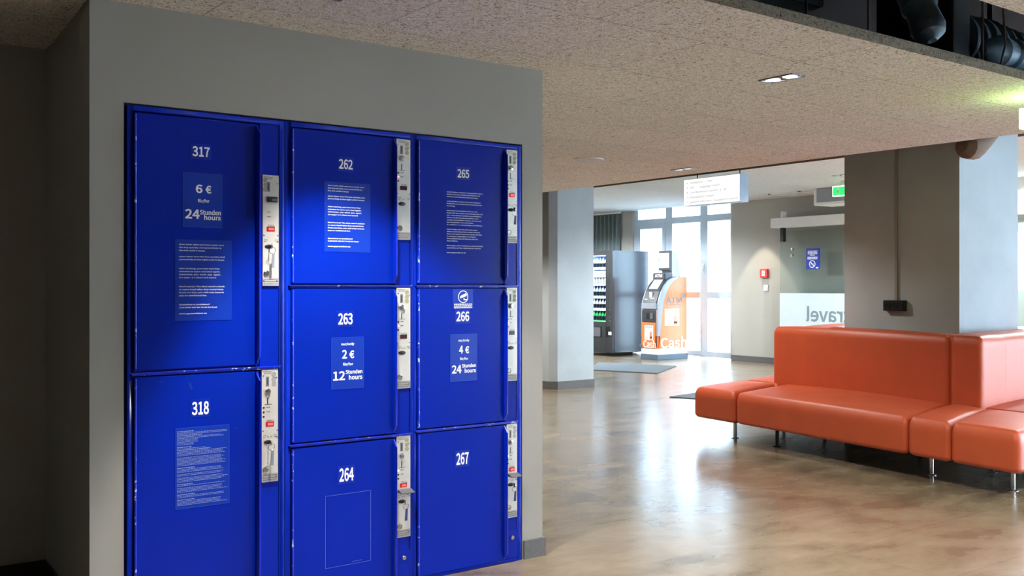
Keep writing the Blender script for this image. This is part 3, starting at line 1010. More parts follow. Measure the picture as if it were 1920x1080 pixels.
backs = [
    [K2, (7.30, 5.88), (7.60, 5.80), (7.36, 4.12)],
    [K3, (6.985, 3.985), (7.36, 4.12), (7.40, 3.765)],
    [(6.94, 3.725), (7.405, 4.12), (8.80, 4.22), (8.84, 3.86)],
    [(7.56, 5.40), (7.56, 5.76), (8.62, 6.02), (8.62, 5.42)],
    [(8.64, 4.10), (8.64, 6.02), (8.98, 6.05), (9.12, 3.95)],
]
for q in backs[:2] + backs[3:]:
    cushion(MB(), q, ZSEAT - 0.05, ZBACK, 0.07, 0.03, 0.016).build('backrest', M['orange'], S, smooth=True, auto=75)
cushion(MB(), [(7.02, 3.745), (7.02, 4.11), (8.80, 4.24), (8.84, 3.87)], ZSEAT - 0.05, ZBACK, 0.07, 0.03, 0.016).build('backrest', M['orange'], S, smooth=True, auto=75)
for (x, y_, m) in ((6.62, 5.72, 'chrome'), (6.55, 5.22, 'leg_blk'), (6.42, 3.80, 'chrome'), (6.345, 3.20, 'chrome'), (7.60, 5.98, 'chrome'), (7.35, 5.35, 'chrome'), (7.1, 4.3, 'leg_blk'),
                   (6.85, 3.6, 'leg_blk'), (8.3, 3.35, 'chrome'), (9.45, 6.3, 'chrome'), (9.5, 3.5, 'chrome')):
    l = MB().cyl((x, y_, 0.0), (x, y_, ZB + 0.02), 0.0155, n=14)
    l.lathe([(0.034, 0), (0.034, 0.004), (0.018, 0.008)], (x, y_, 0), (0, 0, 1), 16)
    l.build('leg', M[m], S, smooth=True)

# socket strip and its conduit on the pillar
so = empty('wall_socket', (7.65, 4.846, 1.137), 'black double power socket on the grey pillar above the sofa', 'power socket')
MB().box(7.606, 7.65, 4.747, 4.946, 1.092, 1.183).build('housing', M['dark'], so, bevel=0.006)
for yy in (4.900, 4.832):
    MB().lathe([(0.026, 0), (0.026, 0.003), (0.020, 0.003), (0.020, 0.001)], (7.6055, yy, 1.137), (-1, 0, 0), 18).build('socket_outlet', M['vend'], so, smooth=True)
MB().box(7.602, 7.606, 4.757, 4.790, 1.10, 1.175).build('blank_plate', M['vend'], so, bevel=0.001)
tag(MB().box(7.632, 7.65, 4.829, 4.853, 1.183, 2.9).build('cable_conduit', M['conduit'], bevel=0.003), 'thin grey cable conduit running up the pillar to the ceiling', 'conduit')
# tan pipe boot on the pillar
pbm = MB()
pts = [(7.54, 4.20, 2.41), (7.58, 4.19, 2.41), (7.66, 4.185, 2.42), (7.85, 4.20, 2.49), (8.10, 4.235, 2.58), (8.35, 4.25, 2.68)]
pbm.tube(pts, [0.05, 0.10, 0.115, 0.085, 0.05, 0.03], 14)
pbo = tag(pbm.build('pipe_boot', M['tan'], smooth=True), 'tan pipe covering sticking out at the top of the pillar', 'pipe')

# ================================================================== VENDING MACHINE
VX, VY0, VY1, VZ = 12.47, 13.68, 14.60, 1.965
v = empty('vending_machine', (12.9, 14.14, 0), 'tall dark vending machine with lit glass front by the window', 'vending machine')
vb = MB()
vb.box(VX + 0.02, 13.36, VY0, VY0 + 0.03, 0.07, VZ)
vb.box(VX + 0.02, 13.36, VY1 - 0.03, VY1, 0.07, VZ)
vb.box(VX + 0.02, 13.36, VY0, VY1, VZ - 0.03, VZ)
vb.box(VX + 0.02, 13.36, VY0, VY1, 0.07, 0.10)
vb.box(13.32, 13.36, VY0, VY1, 0.07, VZ)
vb.build('cabinet', M['vend_side'], v, bevel=0.004)
GY0, GY1, GZ0, GZ1 = 13.86, 14.52, 0.64, 1.88
vd = MB()
vd.box(VX - 0.03, VX + 0.04, VY0, GY0, 0.07, VZ)
vd.box(VX - 0.03, VX + 0.04, GY1, VY1, 0.07, VZ)
vd.box(VX - 0.03, VX + 0.04, GY0, GY1, GZ1, VZ)
vd.box(VX - 0.03, VX + 0.04, GY0, GY1, 0.07, GZ0)
vdo = vd.build('front_door', M['vend'], v, bevel=0.004)
MB().box(VX - 0.022, VX - 0.014, GY0, GY1, GZ0, GZ1).build('glass_pane', M['pane'], vdo)
MB().box(VX - 0.045, VX - 0.028, 14.00, 14.27, 0.36, 0.53).build('pickup_flap', M['grey'], vdo, bevel=0.004)
MB().box(VX - 0.040, VX - 0.030, 13.98, 14.29, 0.345, 0.545).build('flap_surround', M['dark'], vdo, bevel=0.003)
MB().box(VX - 0.036, VX - 0.028, 13.70, 13.78, 0.40, 0.46).box(VX - 0.038, VX - 0.030, 13.71, 13.77, 0.425, 0.435).build('maker_plate', M['white'], vdo)
lk = MB()
for z in (0.73, 0.86, 0.66):
    lk.lathe([(0.010, 0), (0.010, 0.006), (0.006, 0.008)], (VX - 0.03, 13.735, z), (-1, 0, 0), 12)
lk.build('door_lock', M['chrome'], vdo, smooth=True)
MB().box(VX + 0.04, 13.0, GY0 - 0.02, GY1 + 0.02, 0.56, 0.62).box(12.95, 13.0, GY0 - 0.02, GY1 + 0.02, 0.62, GZ1).box(VX + 0.05, 12.95, GY1 - 0.005, GY1 + 0.02, 0.62, GZ1).build('inner_cabinet', M['vend_in'], v)
MB().box(VX + 0.045, VX + 0.06, GY0 - 0.015, GY1, GZ1 - 0.01, GZ1 + 0.01).build('light_strip', M['ledstrip'], v)
shelf_z = [1.645, 1.50, 1.345, 1.105, 0.875, 0.645]
for z in shelf_z:
    sh = MB().box(VX + 0.06, 12.94, GY0 - 0.01, GY1 - 0.01, z - 0.008, z)
    sh.mat(1)
    sh.box(VX + 0.052, VX + 0.06, GY0 - 0.01, 14.33, z - 0.03, z + 0.004)
    sh.build('shelf', [M['vend_in'], M['shelf']], v)
lamp = bpy.data.lights.new('vending_lamp', 'AREA')
lamp.energy = 9
lamp.shape = 'RECTANGLE'
lamp.size = 0.3
lamp.size_y = 0.55
lamp.color = (0.65, 0.82, 1.0)
lo = bpy.data.objects.new('vending_lamp', lamp)
C.objects.link(lo)
lo.location = (12.68, 14.2, GZ1 - 0.005)

# goods
def bottle(r, h, body, cap_m, label, name='drink_bottle', cat='bottle', label_m=None):
    e = empty(name, (0, 0, 0), label, cat)
    MB().lathe([(r * .8, 0), (r, h * .03), (r, h * .58), (r * .55, h * .78), (r * .36, h * .86), (r * .36, h * .93)], (0, 0, 0), (0, 0, 1), 12).build('bottle_body', body, e, smooth=True)
    if label_m:
        MB().lathe([(r * 1.02, h * .10), (r * 1.03, h * .12), (r * 1.03, h * .46), (r * 1.02, h * .48)], (0, 0, 0), (0, 0, 1), 12).build('bottle_label', label_m, e, smooth=True)
    MB().lathe([(r * .45, h * .93), (r * .45, h * 1.0), (r * .3, h * 1.01)], (0, 0, 0), (0, 0, 1), 10).build('bottle_cap', cap_m, e, smooth=True)
    return e


def can(r, h, body, label):
    e = empty('drink_can', (0, 0, 0), label, 'can')
    MB().lathe([(r * .8, 0), (r, h * .06), (r, h * .92), (r * .85, h)], (0, 0, 0), (0, 0, 1), 12).build('can_body', body, e, smooth=True)
    return e


def snack(w, h, body, label):
    e = empty('snack_packet', (0, 0, 0), label, 'snack')
    m = MB()
    for k in range(2):
        s_ = -1 if k == 0 else 1
        m.add([(0.0, -w / 2, 0), (0.0, w / 2, 0), (s_ * 0.022, w / 2 * .9, h * .25), (s_ * 0.022, -w / 2 * .9, h * .25), (s_ * 0.02, w / 2 * .9, h * .7), (s_ * 0.02, -w / 2 * .9, h * .7), (0, w / 2, h), (0, -w / 2, h)],
              [(0, 1, 2, 3), (3, 2, 4, 5), (5, 4, 6, 7), (0, 3, 5, 7), (1, 6, 4, 2)])
    m.build('packet_body', body, e)
    return e


def copies(proto, spots, group):
    kids = list(proto.children)
    for i, p in enumerate(spots):
        if i == 0:
            r = proto
        else:
            r = proto.copy()
            C.objects.link(r)
            for ch in kids:
                c_ = ch.copy()
                C.objects.link(c_)
                c_.parent = r
        r.location = p
        r['group'] = group


YS = [13.93 + 0.082 * k for k in range(6)]
copies(bottle(0.030, 0.20, M['bottle_w'], M['cap'], 'small white bottle on the top shelf of the vending machine', label_m=M['bottle_d']), [(VX + 0.12, y_, shelf_z[0]) for y_ in YS], 'white bottles on the top vending shelf')
copies(snack(0.075, 0.115, M['bag_w'], 'white snack packet on the second shelf of the vending machine'), [(VX + 0.11, y_, shelf_z[1]) for y_ in YS], 'snack packets on the second vending shelf')
copies(can(0.030, 0.115, M['can_w'], 'silver white can on the third shelf of the vending machine'), [(VX + 0.11, y_, shelf_z[2]) for y_ in YS], 'cans on the third vending shelf')
copies(bottle(0.033, 0.205, M['bag_b'], M['bottle_w'], 'pale blue bottle with dark label on the fourth shelf of the vending machine', label_m=M['bottle_d']), [(VX + 0.12, y_, shelf_z[3]) for y_ in YS], 'pale blue bottles on the fourth vending shelf')
copies(bottle(0.032, 0.195, M['bottle_w'], M['bottle_w'], 'white drink bottle with dark label on the fifth shelf of the vending machine', label_m=M['bottle_d']), [(VX + 0.12, y_, shelf_z[4]) for y_ in YS], 'white bottles on the fifth vending shelf')
copies(bottle(0.033, 0.200, M['bottle_g'], M['bottle_w'], 'green drink bottle on the lowest shelf of the vending machine', label_m=M['bottle_d']), [(VX + 0.12, y_, shelf_z[5]) for y_ in YS], 'green bottles on the lowest vending shelf')

# ================================================================== CASH MACHINE
AX, AY0, AY1 = 12.52, 12.575, 12.985
a = empty('cash_machine', (12.9, 12.78, 0), 'orange and silver cash machine standing by the tall window', 'cash machine')
MB().box(AX - 0.02, 13.27, AY0 - 0.015, AY1 + 0.015, 0.0, 0.095).build('plinth', M['atm_base'], a, bevel=0.012)
prof = [(0.0, 0.095), (0.0, 0.30), (0.0, 0.95), (0.03, 1.06), (0.09, 1.20), (0.17, 1.32), (0.27, 1.41), (0.38, 1.455), (0.50, 1.475), (0.73, 1.475), (0.73, 0.095)]
sh = MB().extrude([(AX + px, AY0 + 0.03, pz) for px, pz in prof], (0, AY1 - AY0 - 0.06, 0))
sh.build('shell', M['atm_o'], a)
ZWHT = 0.20
for ys, yt in ((AY0, AY0 + 0.032), (AY1 - 0.032, AY1)):
    side = MB()
    side.extrude([(AX + px + (0.10 if 0 < i < 9 and px < 0.3 else 0.0) * (1 if pz > 0.4 else 0.5), ys, pz) for i, (px, pz) in enumerate(prof)], (0, yt - ys, 0))
    side.build('side_panel', M['atm_o'], a)
    rim = MB()
    inner = [(px + 0.115, pz - 0.008) for px, pz in prof[2:8]]
    rim.extrude([(AX + px - 0.006, ys - 0.003, pz) for px, pz in [(0, 0.42)] + prof[2:9]] + [(AX + px, ys - 0.003, pz) for px, pz in inner[::-1]] + [(AX + 0.05, ys - 0.003, 0.42)], (0, yt - ys + 0.006, 0))
    rim.build('side_rim', M['atm_grey'], a)
MB().box(AX - 0.006, AX + 0.735, AY0 - 0.006, AY1 + 0.006, 0.095, ZWHT).build('white_skirt', M['white'], a, bevel=0.004)
# sloping dark fascia with screen and keypad
fa = MB().extrude([(AX - 0.02, AY0 + 0.035, 0.99), (AX + 0.010, AY0 + 0.035, 1.075), (AX + 0.070, AY0 + 0.035, 1.21), (AX + 0.150, AY0 + 0.035, 1.335), (AX + 0.255, AY0 + 0.035, 1.425), (AX + 0.38, AY0 + 0.035, 1.472), (AX + 0.38, AY0 + 0.035, 1.37), (AX + 0.10, AY0 + 0.035, 1.14), (AX + 0.02, AY0 + 0.035, 0.97)], (0, AY1 - AY0 - 0.07, 0))
fa.build('fascia', M['atm_dark'], a)


def on_slope(y_, t):            # point on the sloping fascia, t up the slope
    return (AX + 0.070 + 0.185 * t - 0.010, y_, 1.21 + 0.215 * t + 0.022)


sg = MB()
sg.add([on_slope(AY1 - 0.10, 0.12), on_slope(AY0 + 0.10, 0.12), on_slope(AY0 + 0.10, 0.92), on_slope(AY1 - 0.10, 0.92)], [(0, 1, 2, 3)])
sg.build('screen', M['atm_scr'], a)
kp = MB().box(AX + 0.005, AX + 0.06, AY0 + 0.09, AY0 + 0.20, 1.075, 1.095)
kp.box(AX + 0.00, AX + 0.05, AY1 - 0.15, AY1 - 0.07, 1.06, 1.08)
kp.box(AX + 0.02, AX + 0.08, AY0 + 0.17, AY0 + 0.24, 1.10, 1.20)
kp.build('keypad', M['steel'], a, bevel=0.003)
MB().box(AX - 0.03, AX + 0.03, AY0 + 0.02, AY1 - 0.02, 0.90, 1.00).build('silver_ledge', M['atm_grey'], a, bevel=0.012)
dp = MB().box(AX - 0.02, AX + 0.02, AY0 + 0.05, AY1 - 0.02, 0.66, 0.88)
dpo = dp.build('dispenser', M['atm_dark'], a, bevel=0.02)
MB().box(AX - 0.026, AX - 0.018, AY0 + 0.17, AY0 + 0.27, 0.72, 0.83).build('cash_slot', M['dark'], dpo)
MB().box(AX - 0.034, AX - 0.018, AY0 + 0.10, AY0 + 0.17, 0.72, 0.83).build('slot_guard', M['grey'], dpo, bevel=0.006)
MB().box(AX - 0.015, AX + 0.0, AY0 + 0.055, AY1 - 0.01, 0.20, 0.66).build('front_panel', M['atm_o'], a, bevel=0.004)
MB().box(AX - 0.012, AX + 0.0, AY0 + 0.025, AY0 + 0.05, 0.24, 0.42).build('brown_recess', M['brown'], a)
bl = MB().cyl((AX - 0.03, AY1 + 0.0, 0.24), (AX - 0.005, AY1 + 0.0, 0.24), 0.03, n=14)
bl.build('bolt_cap', M['atm_base'], a, smooth=True)


def poster(o, ux, w, h):
    m = MB()
    quad(m, o, ux, UZ, 0, w, 0, h)
    off = Vector(ux).cross(Vector(UZ)) * 0.001
    o2 = Vector(o) + off
    m.mat(1)
    quad(m, o2, ux, UZ, w * .1, w * .9, h * .86, h * .93)
    quad(m, o2, ux, UZ, w * .1, w * .16, h * .78, h * .9)
    quad(m, o2, ux, UZ, w * .84, w * .9, h * .78, h * .9)
    m.mat(2)
    quad(m, o2, ux, UZ, w * .2, w * .6, h * .3, h * .75)
    m.mat(3)
    for k in range(3):
        quad(m, o2, ux, UZ, w * (.62 + .09 * k), w * (.69 + .09 * k), h * .12, h * (.62 - .05 * abs(k - 1)))
    quad(m, o2, ux, UZ, w * .62, w * .87, h * .05, h * .25)
    return m


PM = [M['white'], M['atm_grey'], M['can_w'], M['atm_o']]
poster((AX - 0.0165, AY1 - 0.09, 0.345), (0, -1, 0), 0.215, 0.26).build('front_poster', PM, a)
poster((AX + 0.17, AY0 - 0.0015, 0.60), (1, 0, 0), 0.36, 0.30).build('side_poster', PM, a)
tx = MB()
put_text(tx, 'Cash', (AX - 0.0165, AY1 - 0.04, 0), (0, -1, 0), UZ, 0.02, 0.33, 0.205, 0.345, 0.008)
put_text(tx, 'Cash', (AX, AY0 - 0.0045, 0), (1, 0, 0), UZ, 0.06, 0.72, 0.20, 0.40, 0.008)
tx.build('cash_lettering', M['white'], a)
tx = MB()
put_text(tx, 'ATM', (AX, AY0 - 0.0045, 0), (1, 0, 0), UZ, 0.20, 0.60, 1.00, 1.105, 0.006)
microlines(tx, (AX, AY0 - 0.0045, 0), (1, 0, 0), UZ, 0.20, 0.60, 0.965, 0.975, 0.02, rnd, 1.0)
for k in range(3):
    quad(tx, (AX, AY0 - 0.0045, 0), (1, 0, 0), UZ, 0.60, 0.70, 1.105 + 0.03 * k, 1.125 + 0.03 * k)
microlines(tx, (AX - 0.0165, AY1 - 0.09, 0), (0, -1, 0), UZ, 0.01, 0.20, 0.622, 0.634, 0.012, rnd, 1.0)
tx.build('atm_lettering', M['greytext'], a)
hd = MB().box(AX + 0.22, AX + 0.42, AY0 + 0.05, AY1 - 0.05, 1.40, 1.545)
hdo = hd.build('header', M['atm_dark'], a, bevel=0.025, seg=4)
tx = MB()
put_text(tx, 'ATM', (AX + 0.2185, AY1 - 0.05, 0), (0, -1, 0), UZ, 0.06, 0.24, 1.465, 1.515, 0.012)
tx.build('header_lettering', M['signface'], hdo)
mo = MB().box(AX + 0.36, AX + 0.42, AY0 + 0.06, AY1 - 0.06, 1.58, 1.945)
moo = mo.build('topper_monitor', M['atm_dark'], a, bevel=0.012)
mm = MB()
quad(mm, (AX + 0.3585, AY1 - 0.06, 0), (0, -1, 0), UZ, 0.025, 0.265, 1.635, 1.90)
mm.mat(1)
microlines(mm, (AX + 0.3575, AY1 - 0.06, 0), (0, -1, 0), UZ, 0.06, 0.23, 1.775, 1.79, 0.014, rnd, 1.0)
mm.build('monitor_screen', [M['atm_scr'], M['greytext']], moo)
MB().extrude([(AX + 0.42, AY0 + 0.08, 1.94), (AX + 0.56, AY0 + 0.08, 1.90), (AX + 0.66, AY0 + 0.08, 1.47), (AX + 0.44, AY0 + 0.08, 1.47), (AX + 0.42, AY0 + 0.08, 1.6)], (0, AY1 - AY0 - 0.16, 0)).build('monitor_arm', M['atm_grey'], a, bevel=0.01)

# ================================================================== MATS, CURTAIN
tag(MB().prism([(10.13, 11.73), (10.56, 10.62), (11.78, 11.41), (11.25, 12.7)], 0.0, 0.012).build('entrance_mat', M['mattex'], bevel=0.004), 'large grey entrance mat before the vending machine', 'mat')
tag(MB().prism([(8.42, 8.27), (8.60, 7.75), (9.9, 8.0), (9.7, 8.55)], 0.0, 0.012).build('entrance_mat', M['mattex'], bevel=0.004), 'grey mat partly hidden behind the left end of the orange sofa', 'mat')
cu = MB()
n = 120
Y0c, Y1c = 14.52, 15.9
top = []
vsx = []
for k in range(n + 1):
    t = k / n
    y_ = Y0c + (Y1c - Y0c) * t
    xx = 13.402 + 0.026 * math.sin(t * 2 * PI * 12 + 0.7 * math.sin(t * 9))
    vsx.append((xx, y_))
vs_ = [(x, y_, z) for z in (0.05, 1.4, 2.74) for x, y_ in vsx]
fs_ = [(r_ * (n + 1) + k, r_ * (n + 1) + k + 1, (r_ + 1) * (n + 1) + k + 1, (r_ + 1) * (n + 1) + k) for r_ in range(2) for k in range(n)]
cu.add(vs_, fs_)
co = cu.build('curtain', M['curtain'], smooth=True, auto=80)
sm = co.modifiers.new('thickness', 'SOLIDIFY')
sm.thickness = 0.006
tag(co, 'grey green pleated curtain hanging behind the vending machine', 'curtain')
tag(MB().box(13.38, 13.425, 14.50, 15.95, ZF - 0.03, ZF).build('curtain_rail', M['white']), 'white curtain rail on the ceiling above the grey green curtain', 'curtain rail')

# ================================================================== FAR WALL FITTINGS
fa_ = empty('fire_alarm_call_point', (XW, 10.97, 1.52), 'red fire alarm call point on the grey wall by the window', 'fire alarm')
MB().box(XW - 0.05, XW, 10.895, 11.045, 1.445, 1.595).build('housing', M['red'], fa_, bevel=0.008)
ff = MB()
quad(ff, (XW - 0.0512, 11.045, 1.445), (0, -1, 0), UZ, 0.045, 0.105, 0.03, 0.12)
ff.mat(1)
ff.add([(XW - 0.052, 10.97 + 0.010 * math.cos(k * PI / 6), 1.52 + 0.010 * math.sin(k * PI / 6)) for k in range(12)], [tuple(range(12))])
ff.build('push_window', [M['white'], M['dark']], fa_)
sw = empty('light_switch', (XW, 10.945, 1.275), 'white square switch on the wall below the red fire alarm', 'switch')
MB().box(XW - 0.018, XW, 10.900, 10.992, 1.225, 1.325).build('switch_plate', M['white'], sw, bevel=0.004)
MB().box(XW - 0.024, XW - 0.018, 10.912, 10.980, 1.238, 1.312).build('rocker', M['white'], sw, bevel=0.003)

# glass sliding door with frosted band
gd = struct(bpy.data.objects.new('door_1', None), 'glass sliding door with frosted band')
C.objects.link(gd)
gd.location = (13.25, 9.0, 0)
MB().box(13.245, 13.257, 4.2, 10.50, 0.02, 2.20).build('glass_panel', M['doorglass'], gd)
fr = MB().box(13.238, 13.244, 8.3, 10.50, 0.03, 1.19)
fro = fr.build('frosted_film', M['frost'], gd)
tx = MB()
vs_, fs_, _ = text_geo('travel', 0.0)
put_text(tx, 'travel', (13.2365, 0, 0), (0, 1, 0), UZ, 9.17, 9.98, 0.74, 0.985, 0.008)
tx.build('mirrored_lettering', M['greytext'], gd)
MB().box(13.12, 13.34, 4.2, 10.60, 2.255, 2.415).build('track_cover', M['white'], gd, bevel=0.02)
MB().box(13.20, 13.27, 10.40, 10.46, 2.03, 2.26).build('hanger_bracket', M['dark'], gd)
MB().box(13.20, 13.30, 10.40, 10.45, 2.41, 2.52).build('track_bracket', M['white'], gd)
hn = MB()
for z in (1.90, 1.80):
    hn.lathe([(0.03, 0), (0.03, 0.012), (0.015, 0.02)], (13.244, 10.25, z), (-1, 0, 0), 14)
hn.build('glass_clamp', M['chrome'], gd, smooth=True)

ns = empty('no_smoking_sign', (13.22, 9.85, 1.74), 'small blue no smoking sign on the glass sliding door', 'sign')
MB().box(13.222, 13.244, 9.72, 9.97, 1.57, 1.905).build('sign_plate', M['signblue'], ns, bevel=0.003)
nn = MB()
OO = (13.2205, 9.97, 1.57)
for k, zz_ in enumerate((0.29, 0.268, 0.246, 0.224, 0.195, 0.18, 0.165)):
    c_ = 0.09 if k < 3 else 0.045 if k == 3 else 0.095
    microlines(nn, OO, (0, -1, 0), UZ, 0.125 - c_, 0.125 + c_, zz_ - 0.006, zz_ + 0.006, 0.010 if k < 4 else 0.007, rnd, 1.0)
cy, cz = 0.12, 0.085
N = 36
r1, r2 = 0.060, 0.048
nn.add([(OO[0], OO[1] - (cy + rr_ * math.cos(2 * PI * k / N)), OO[2] + cz + rr_ * math.sin(2 * PI * k / N)) for rr_ in (r1, r2) for k in range(N)], [(i, (i + 1) % N, N + (i + 1) % N, N + i) for i in range(N)])
d0 = 0.006
nn.add([(OO[0], OO[1] - (cy + x_), OO[2] + cz + z_) for x_, z_ in ((-0.036 - d0, 0.036 - d0), (-0.036 + d0, 0.036 + d0), (0.036 + d0, -0.036 + d0), (0.036 - d0, -0.036 - d0))], [(0, 1, 2, 3)])
quad(nn, OO, (0, -1, 0), UZ, cy - 0.030, cy + 0.022, cz - 0.005, cz + 0.006)
quad(nn, OO, (0, -1, 0), UZ, cy + 0.026, cy + 0.034, cz - 0.005, cz + 0.006)
quad(nn, OO, (0, -1, 0), UZ, 0.19, 0.235, 0.015, 0.035)
nn.build('sign_print', M['white_print'], ns)

# ================================================================== HANGING SIGNS
SX = 9.60
hs = empty('direction_sign', (SX + 0.08, 8.69, 2.35), 'white hanging direction sign listing reception and other rooms', 'sign')
MB().box(SX, SX + 0.155, 8.215, 9.168, 2.350, 2.700).build('sign_box', M['signside'], hs, bevel=0.004)
sf = MB()
quad(sf, (SX - 0.001, 9.168, 2.350), (0, -1, 0), UZ, 0.006, 0.947, 0.006, 0.344)
sf.mat(1)
lines = [('<', 'reception · bar', 0.50), ('>', 'WC · luggage room', 0.62), ('>', 'conference rooms 1 - 4', 0.72), ('\\', 'breakfast room', 0.52), ('\\', 'guest kitchen | laundry room', 0.91)]
for k, (ar, s_, x1) in enumerate(lines):
    zb = 0.282 - 0.063 * k
    put_text(sf, ar, (SX - 0.002, 9.168, 2.350), (0, -1, 0), UZ, 0.05, 0.05 + (0.028 if ar != '\\' else 0.045), zb, zb + 0.034)
    put_text(sf, s_, (SX - 0.002, 9.168, 2.350), (0, -1, 0), UZ, 0.12, x1, zb - (0.008 if any(c in s_ for c in 'gpy|') else 0), zb + 0.036, 0.0)
sf.build('sign_face', [M['signface'], M['black_print']], hs)
for yy in (8.99, 8.28):
    MB().cyl((SX + 0.07, yy, 2.70), (SX + 0.07, yy, ZS), 0.007, n=8).build('suspension_rod', M['dark'], hs, smooth=True)

ex = empty('exit_sign', (5.55, 2.62, 2.25), 'lit exit sign glowing pale green under the ceiling by the pillar', 'exit sign')
MB().box(5.50, 5.62, 2.38, 2.74, 2.165, 2.278).build('sign_body', M['exitw'], ex, bevel=0.004)
MB().box(5.52, 5.60, 2.46, 2.68, 2.278, ZC).build('ceiling_mount', M['grey'], ex, bevel=0.003)
ex2 = empty('exit_sign', (12.4, 9.0, 2.62), 'small lit green exit sign below the far ceiling beside the pillar', 'exit sign')
q0 = 11.9
MB().box(q0, q0 + 0.06, 8.10, 8.53, 2.555, 2.70).build('sign_body', M['exitd'], ex2)
gq = MB()
quad(gq, (q0 - 0.0015, 8.53, 2.555), (0, -1, 0), UZ, 0.012, 0.24, 0.014, 0.13)
gq.mat(1)
for pts_ in ([(.09, .11), (.10, .125), (.115, .11), (.10, .098)], [(.06, .06), (.085, .095), (.115, .09), (.10, .05), (.14, .011), (.125, .015), (.085, .045), (.06, .011), (.045, .010), (.075, .06)]):
    gq.add([(q0 - 0.0022, 8.53 - x_, 2.555 + z_) for x_, z_ in pts_], [tuple(range(len(pts_)))])
gq.build('exit_pictogram', [M['exitg'], M['white']], ex2)
MB().box(q0 + 0.01, q0 + 0.05, 8.2, 8.4, 2.70, ZF).build('ceiling_mount', M['white'], ex2)
# white framed ceiling-hung cassette behind it
ac = empty('air_curtain_unit', (12.7, 8.9, 2.5), 'white framed grey ceiling unit hanging behind the green exit sign', 'ceiling unit')
MB().box(12.60, 13.05, 7.2, 9.36, 2.52, ZF).build('unit_body', M['white'], ac, bevel=0.006)
MB().box(12.585, 12.60, 7.2, 9.30, 2.56, ZF - 0.005).build('front_panel', M['atm_grey'], ac)

# ================================================================== CEILING FITTINGS
def downlight(x0, x1, y0, y1, zc, label, lit=True):
    e = empty('recessed_downlight', ((x0 + x1) / 2, (y0 + y1) / 2, zc), label, 'downlight')
    f = MB()
    t = 0.012
    for q in ((x0, x1, y0, y0 + t), (x0, x1, y1 - t, y1), (x0, x0 + t, y0, y1), (x1 - t, x1, y0, y1)):
        f.box(q[0], q[1], q[2], q[3], zc - 0.006, zc)
    f.build('trim_frame', M['trimblue'], e, bevel=0.0015)
    MB().box(x0 + t, x1 - t, y0 + t, y1 - t, zc - 0.002, zc).build('recess_plate', M['dark'], e)
    for s_ in (-1, 1):
        cx_, cy_ = (x0 + x1) / 2, (y0 + y1) / 2 + s_ * 0.052
        MB().lathe([(0.036, 0), (0.036, 0.0015), (0.020, 0.0035)], (cx_, cy_, zc - 0.002), (0, 0, -1), 20).build('lamp', M['bulb' if lit else 'bulb_dim'], e, smooth=True)


downlight(3.992, 4.096, 3.092, 3.300, ZC, 'lit twin downlight in the wood-wool ceiling, nearest the sofa')
downlight(6.435, 6.540, 6.095, 6.305, ZC, 'small twin downlight near the far edge of the ceiling above the hanging sign', False)
downlight(1.548, 1.652, 3.082, 3.288, ZC, 'twin downlight in the ceiling just in front of the lockers')
downlight(11.28, 11.384, 7.89, 8.10, ZF, 'twin downlight in the pale far ceiling beside the pillar', False)
sp = empty('ceiling_speaker', (5.35, 6.17, ZC), 'pale round speaker set flush in the wood-wool ceiling', 'speaker')
MB().lathe([(0.125, 0), (0.125, 0.006), (0.112, 0.009)], (5.35, 6.17, ZC), (0, 0, -1), 32).build('rim', M['white'], sp, smooth=True)
MB().lathe([(0.110, 0.0085), (0.108, 0.0105), (0.05, 0.0125)], (5.35, 6.17, ZC), (0, 0, -1), 32).build('grille', M['disc'], sp, smooth=True)
vt = empty('ceiling_vent', (13.0, 10.0, ZF), 'square white vent in the far ceiling above the glass door', 'vent')
vf = MB()
for q in ((12.70, 13.30, 9.70, 9.74), (12.70, 13.30, 10.26, 10.30), (12.70, 12.74, 9.70, 10.30), (13.26, 13.30, 9.70, 10.30)):
    vf.box(q[0], q[1], q[2], q[3], ZF - 0.012, ZF)
vf.build('vent_frame', M['white'], vt)
MB().box(12.74, 13.26, 9.74, 10.26, ZF - 0.003, ZF).build('vent_back', M['dark'], vt)
sl = MB()
for k in range(11):
    sl.box(12.745 + 0.047 * k, 12.765 + 0.047 * k, 9.74, 10.26, ZF - 0.011, ZF - 0.004)
sl.build('vent_slats', M['white'], vt)

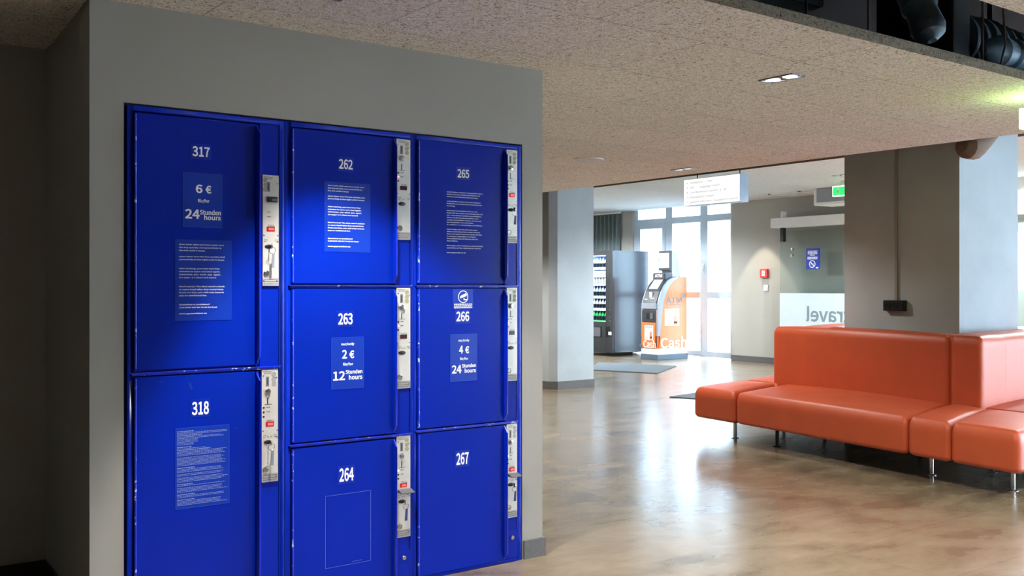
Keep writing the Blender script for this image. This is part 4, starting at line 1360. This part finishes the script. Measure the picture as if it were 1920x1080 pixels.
# ================================================================== SERVICES IN THE OPEN CEILING STRIP
def flex(name, p0, p1, r, label, m, rings=26, amp=0.2):
    pts, rs = [], []
    p0, p1 = Vector(p0), Vector(p1)
    N_ = rings * 6
    for k in range(N_ + 1):
        t = k / N_
        p = p0.lerp(p1, t)
        p.z += 0.02 * math.sin(t * 9)
        pts.append(p)
        fr_ = (t * rings) % 1.0
        end = min(1.0, 0.25 + 0.75 * math.sin(PI * min(t, 1 - t, 0.06) / 0.12))
        rs.append(r * end * (1 - amp * fr_ ** 1.5 + 0.02 * math.sin(t * 40)))
    return tag(MB().tube(pts, rs, 22).build(name, m, smooth=True, auto=28), label, 'air duct')


flex('flexible_air_duct', (5.15, 2.98, 2.66), (7.2, 2.98, 2.66), 0.145, 'ribbed silver air duct lying above the edge of the ceiling at upper right', M['duct'], 20)
flex('flexible_air_duct', (5.05, 2.70, 2.53), (7.2, 2.68, 2.50), 0.085, 'thinner ribbed air duct below the larger silver duct', M['duct'], 16)
flex('hanging_air_duct', (4.40, 2.60, 2.46), (4.52, 3.00, 3.28), 0.085, 'dark air duct sagging down through the open ceiling strip', M['duct'], 5)
tag(MB().box(4.85, 5.02, 2.75, 3.2, 2.42, 3.28).build('upright_air_duct', M['ductdark'], bevel=0.02), 'black upright duct shaft beside the ribbed silver duct', 'air duct')
tag(MB().box(3.3, 4.4, 3.2, 3.6, 2.75, 3.1).build('square_air_duct', M['ductdark'], bevel=0.02), 'black square duct running above the ceiling edge', 'air duct')
for i, (x, y_, lab) in enumerate(((3.83, 2.56, 'thin pale suspension rod left of the sagging duct in the ceiling strip'),
                                 (3.45, 2.60, 'faint suspension rod at the far left of the open ceiling strip'),
                                 (4.78, 2.56, 'suspension rod beside the black duct shaft'),
                                 (5.62, 3.22, 'dark rod behind the silver duct, first to the right of the shaft'),
                                 (5.98, 3.40, 'dark rod behind the silver duct, second to the right of the shaft'),
                                 (6.25, 3.30, 'dark rod behind the silver duct, third to the right of the shaft'),
                                 (5.48, 2.55, 'thin rod crossing in front of the silver duct'))):
    o = MB().cyl((x, y_, ZC + 0.043), (x, y_, ZS), 0.006 if i not in (3, 4, 5) else 0.016, n=8).build('suspension_rod', M['cable'] if i in (0, 2) else M['rod'], smooth=True)
    tag(o, lab, 'rod')
cbm = MB()
cbm.tube([(4.93, 2.55, ZC + 0.06), (5.0, 2.56, 2.52), (5.02, 2.58, 2.7), (5.05, 2.6, 3.0), (5.06, 2.62, ZS)], 0.006, 7)
tag(cbm.build('loose_cable', M['cable'], smooth=True), 'loose pale cable hanging beside the black duct shaft', 'cable')
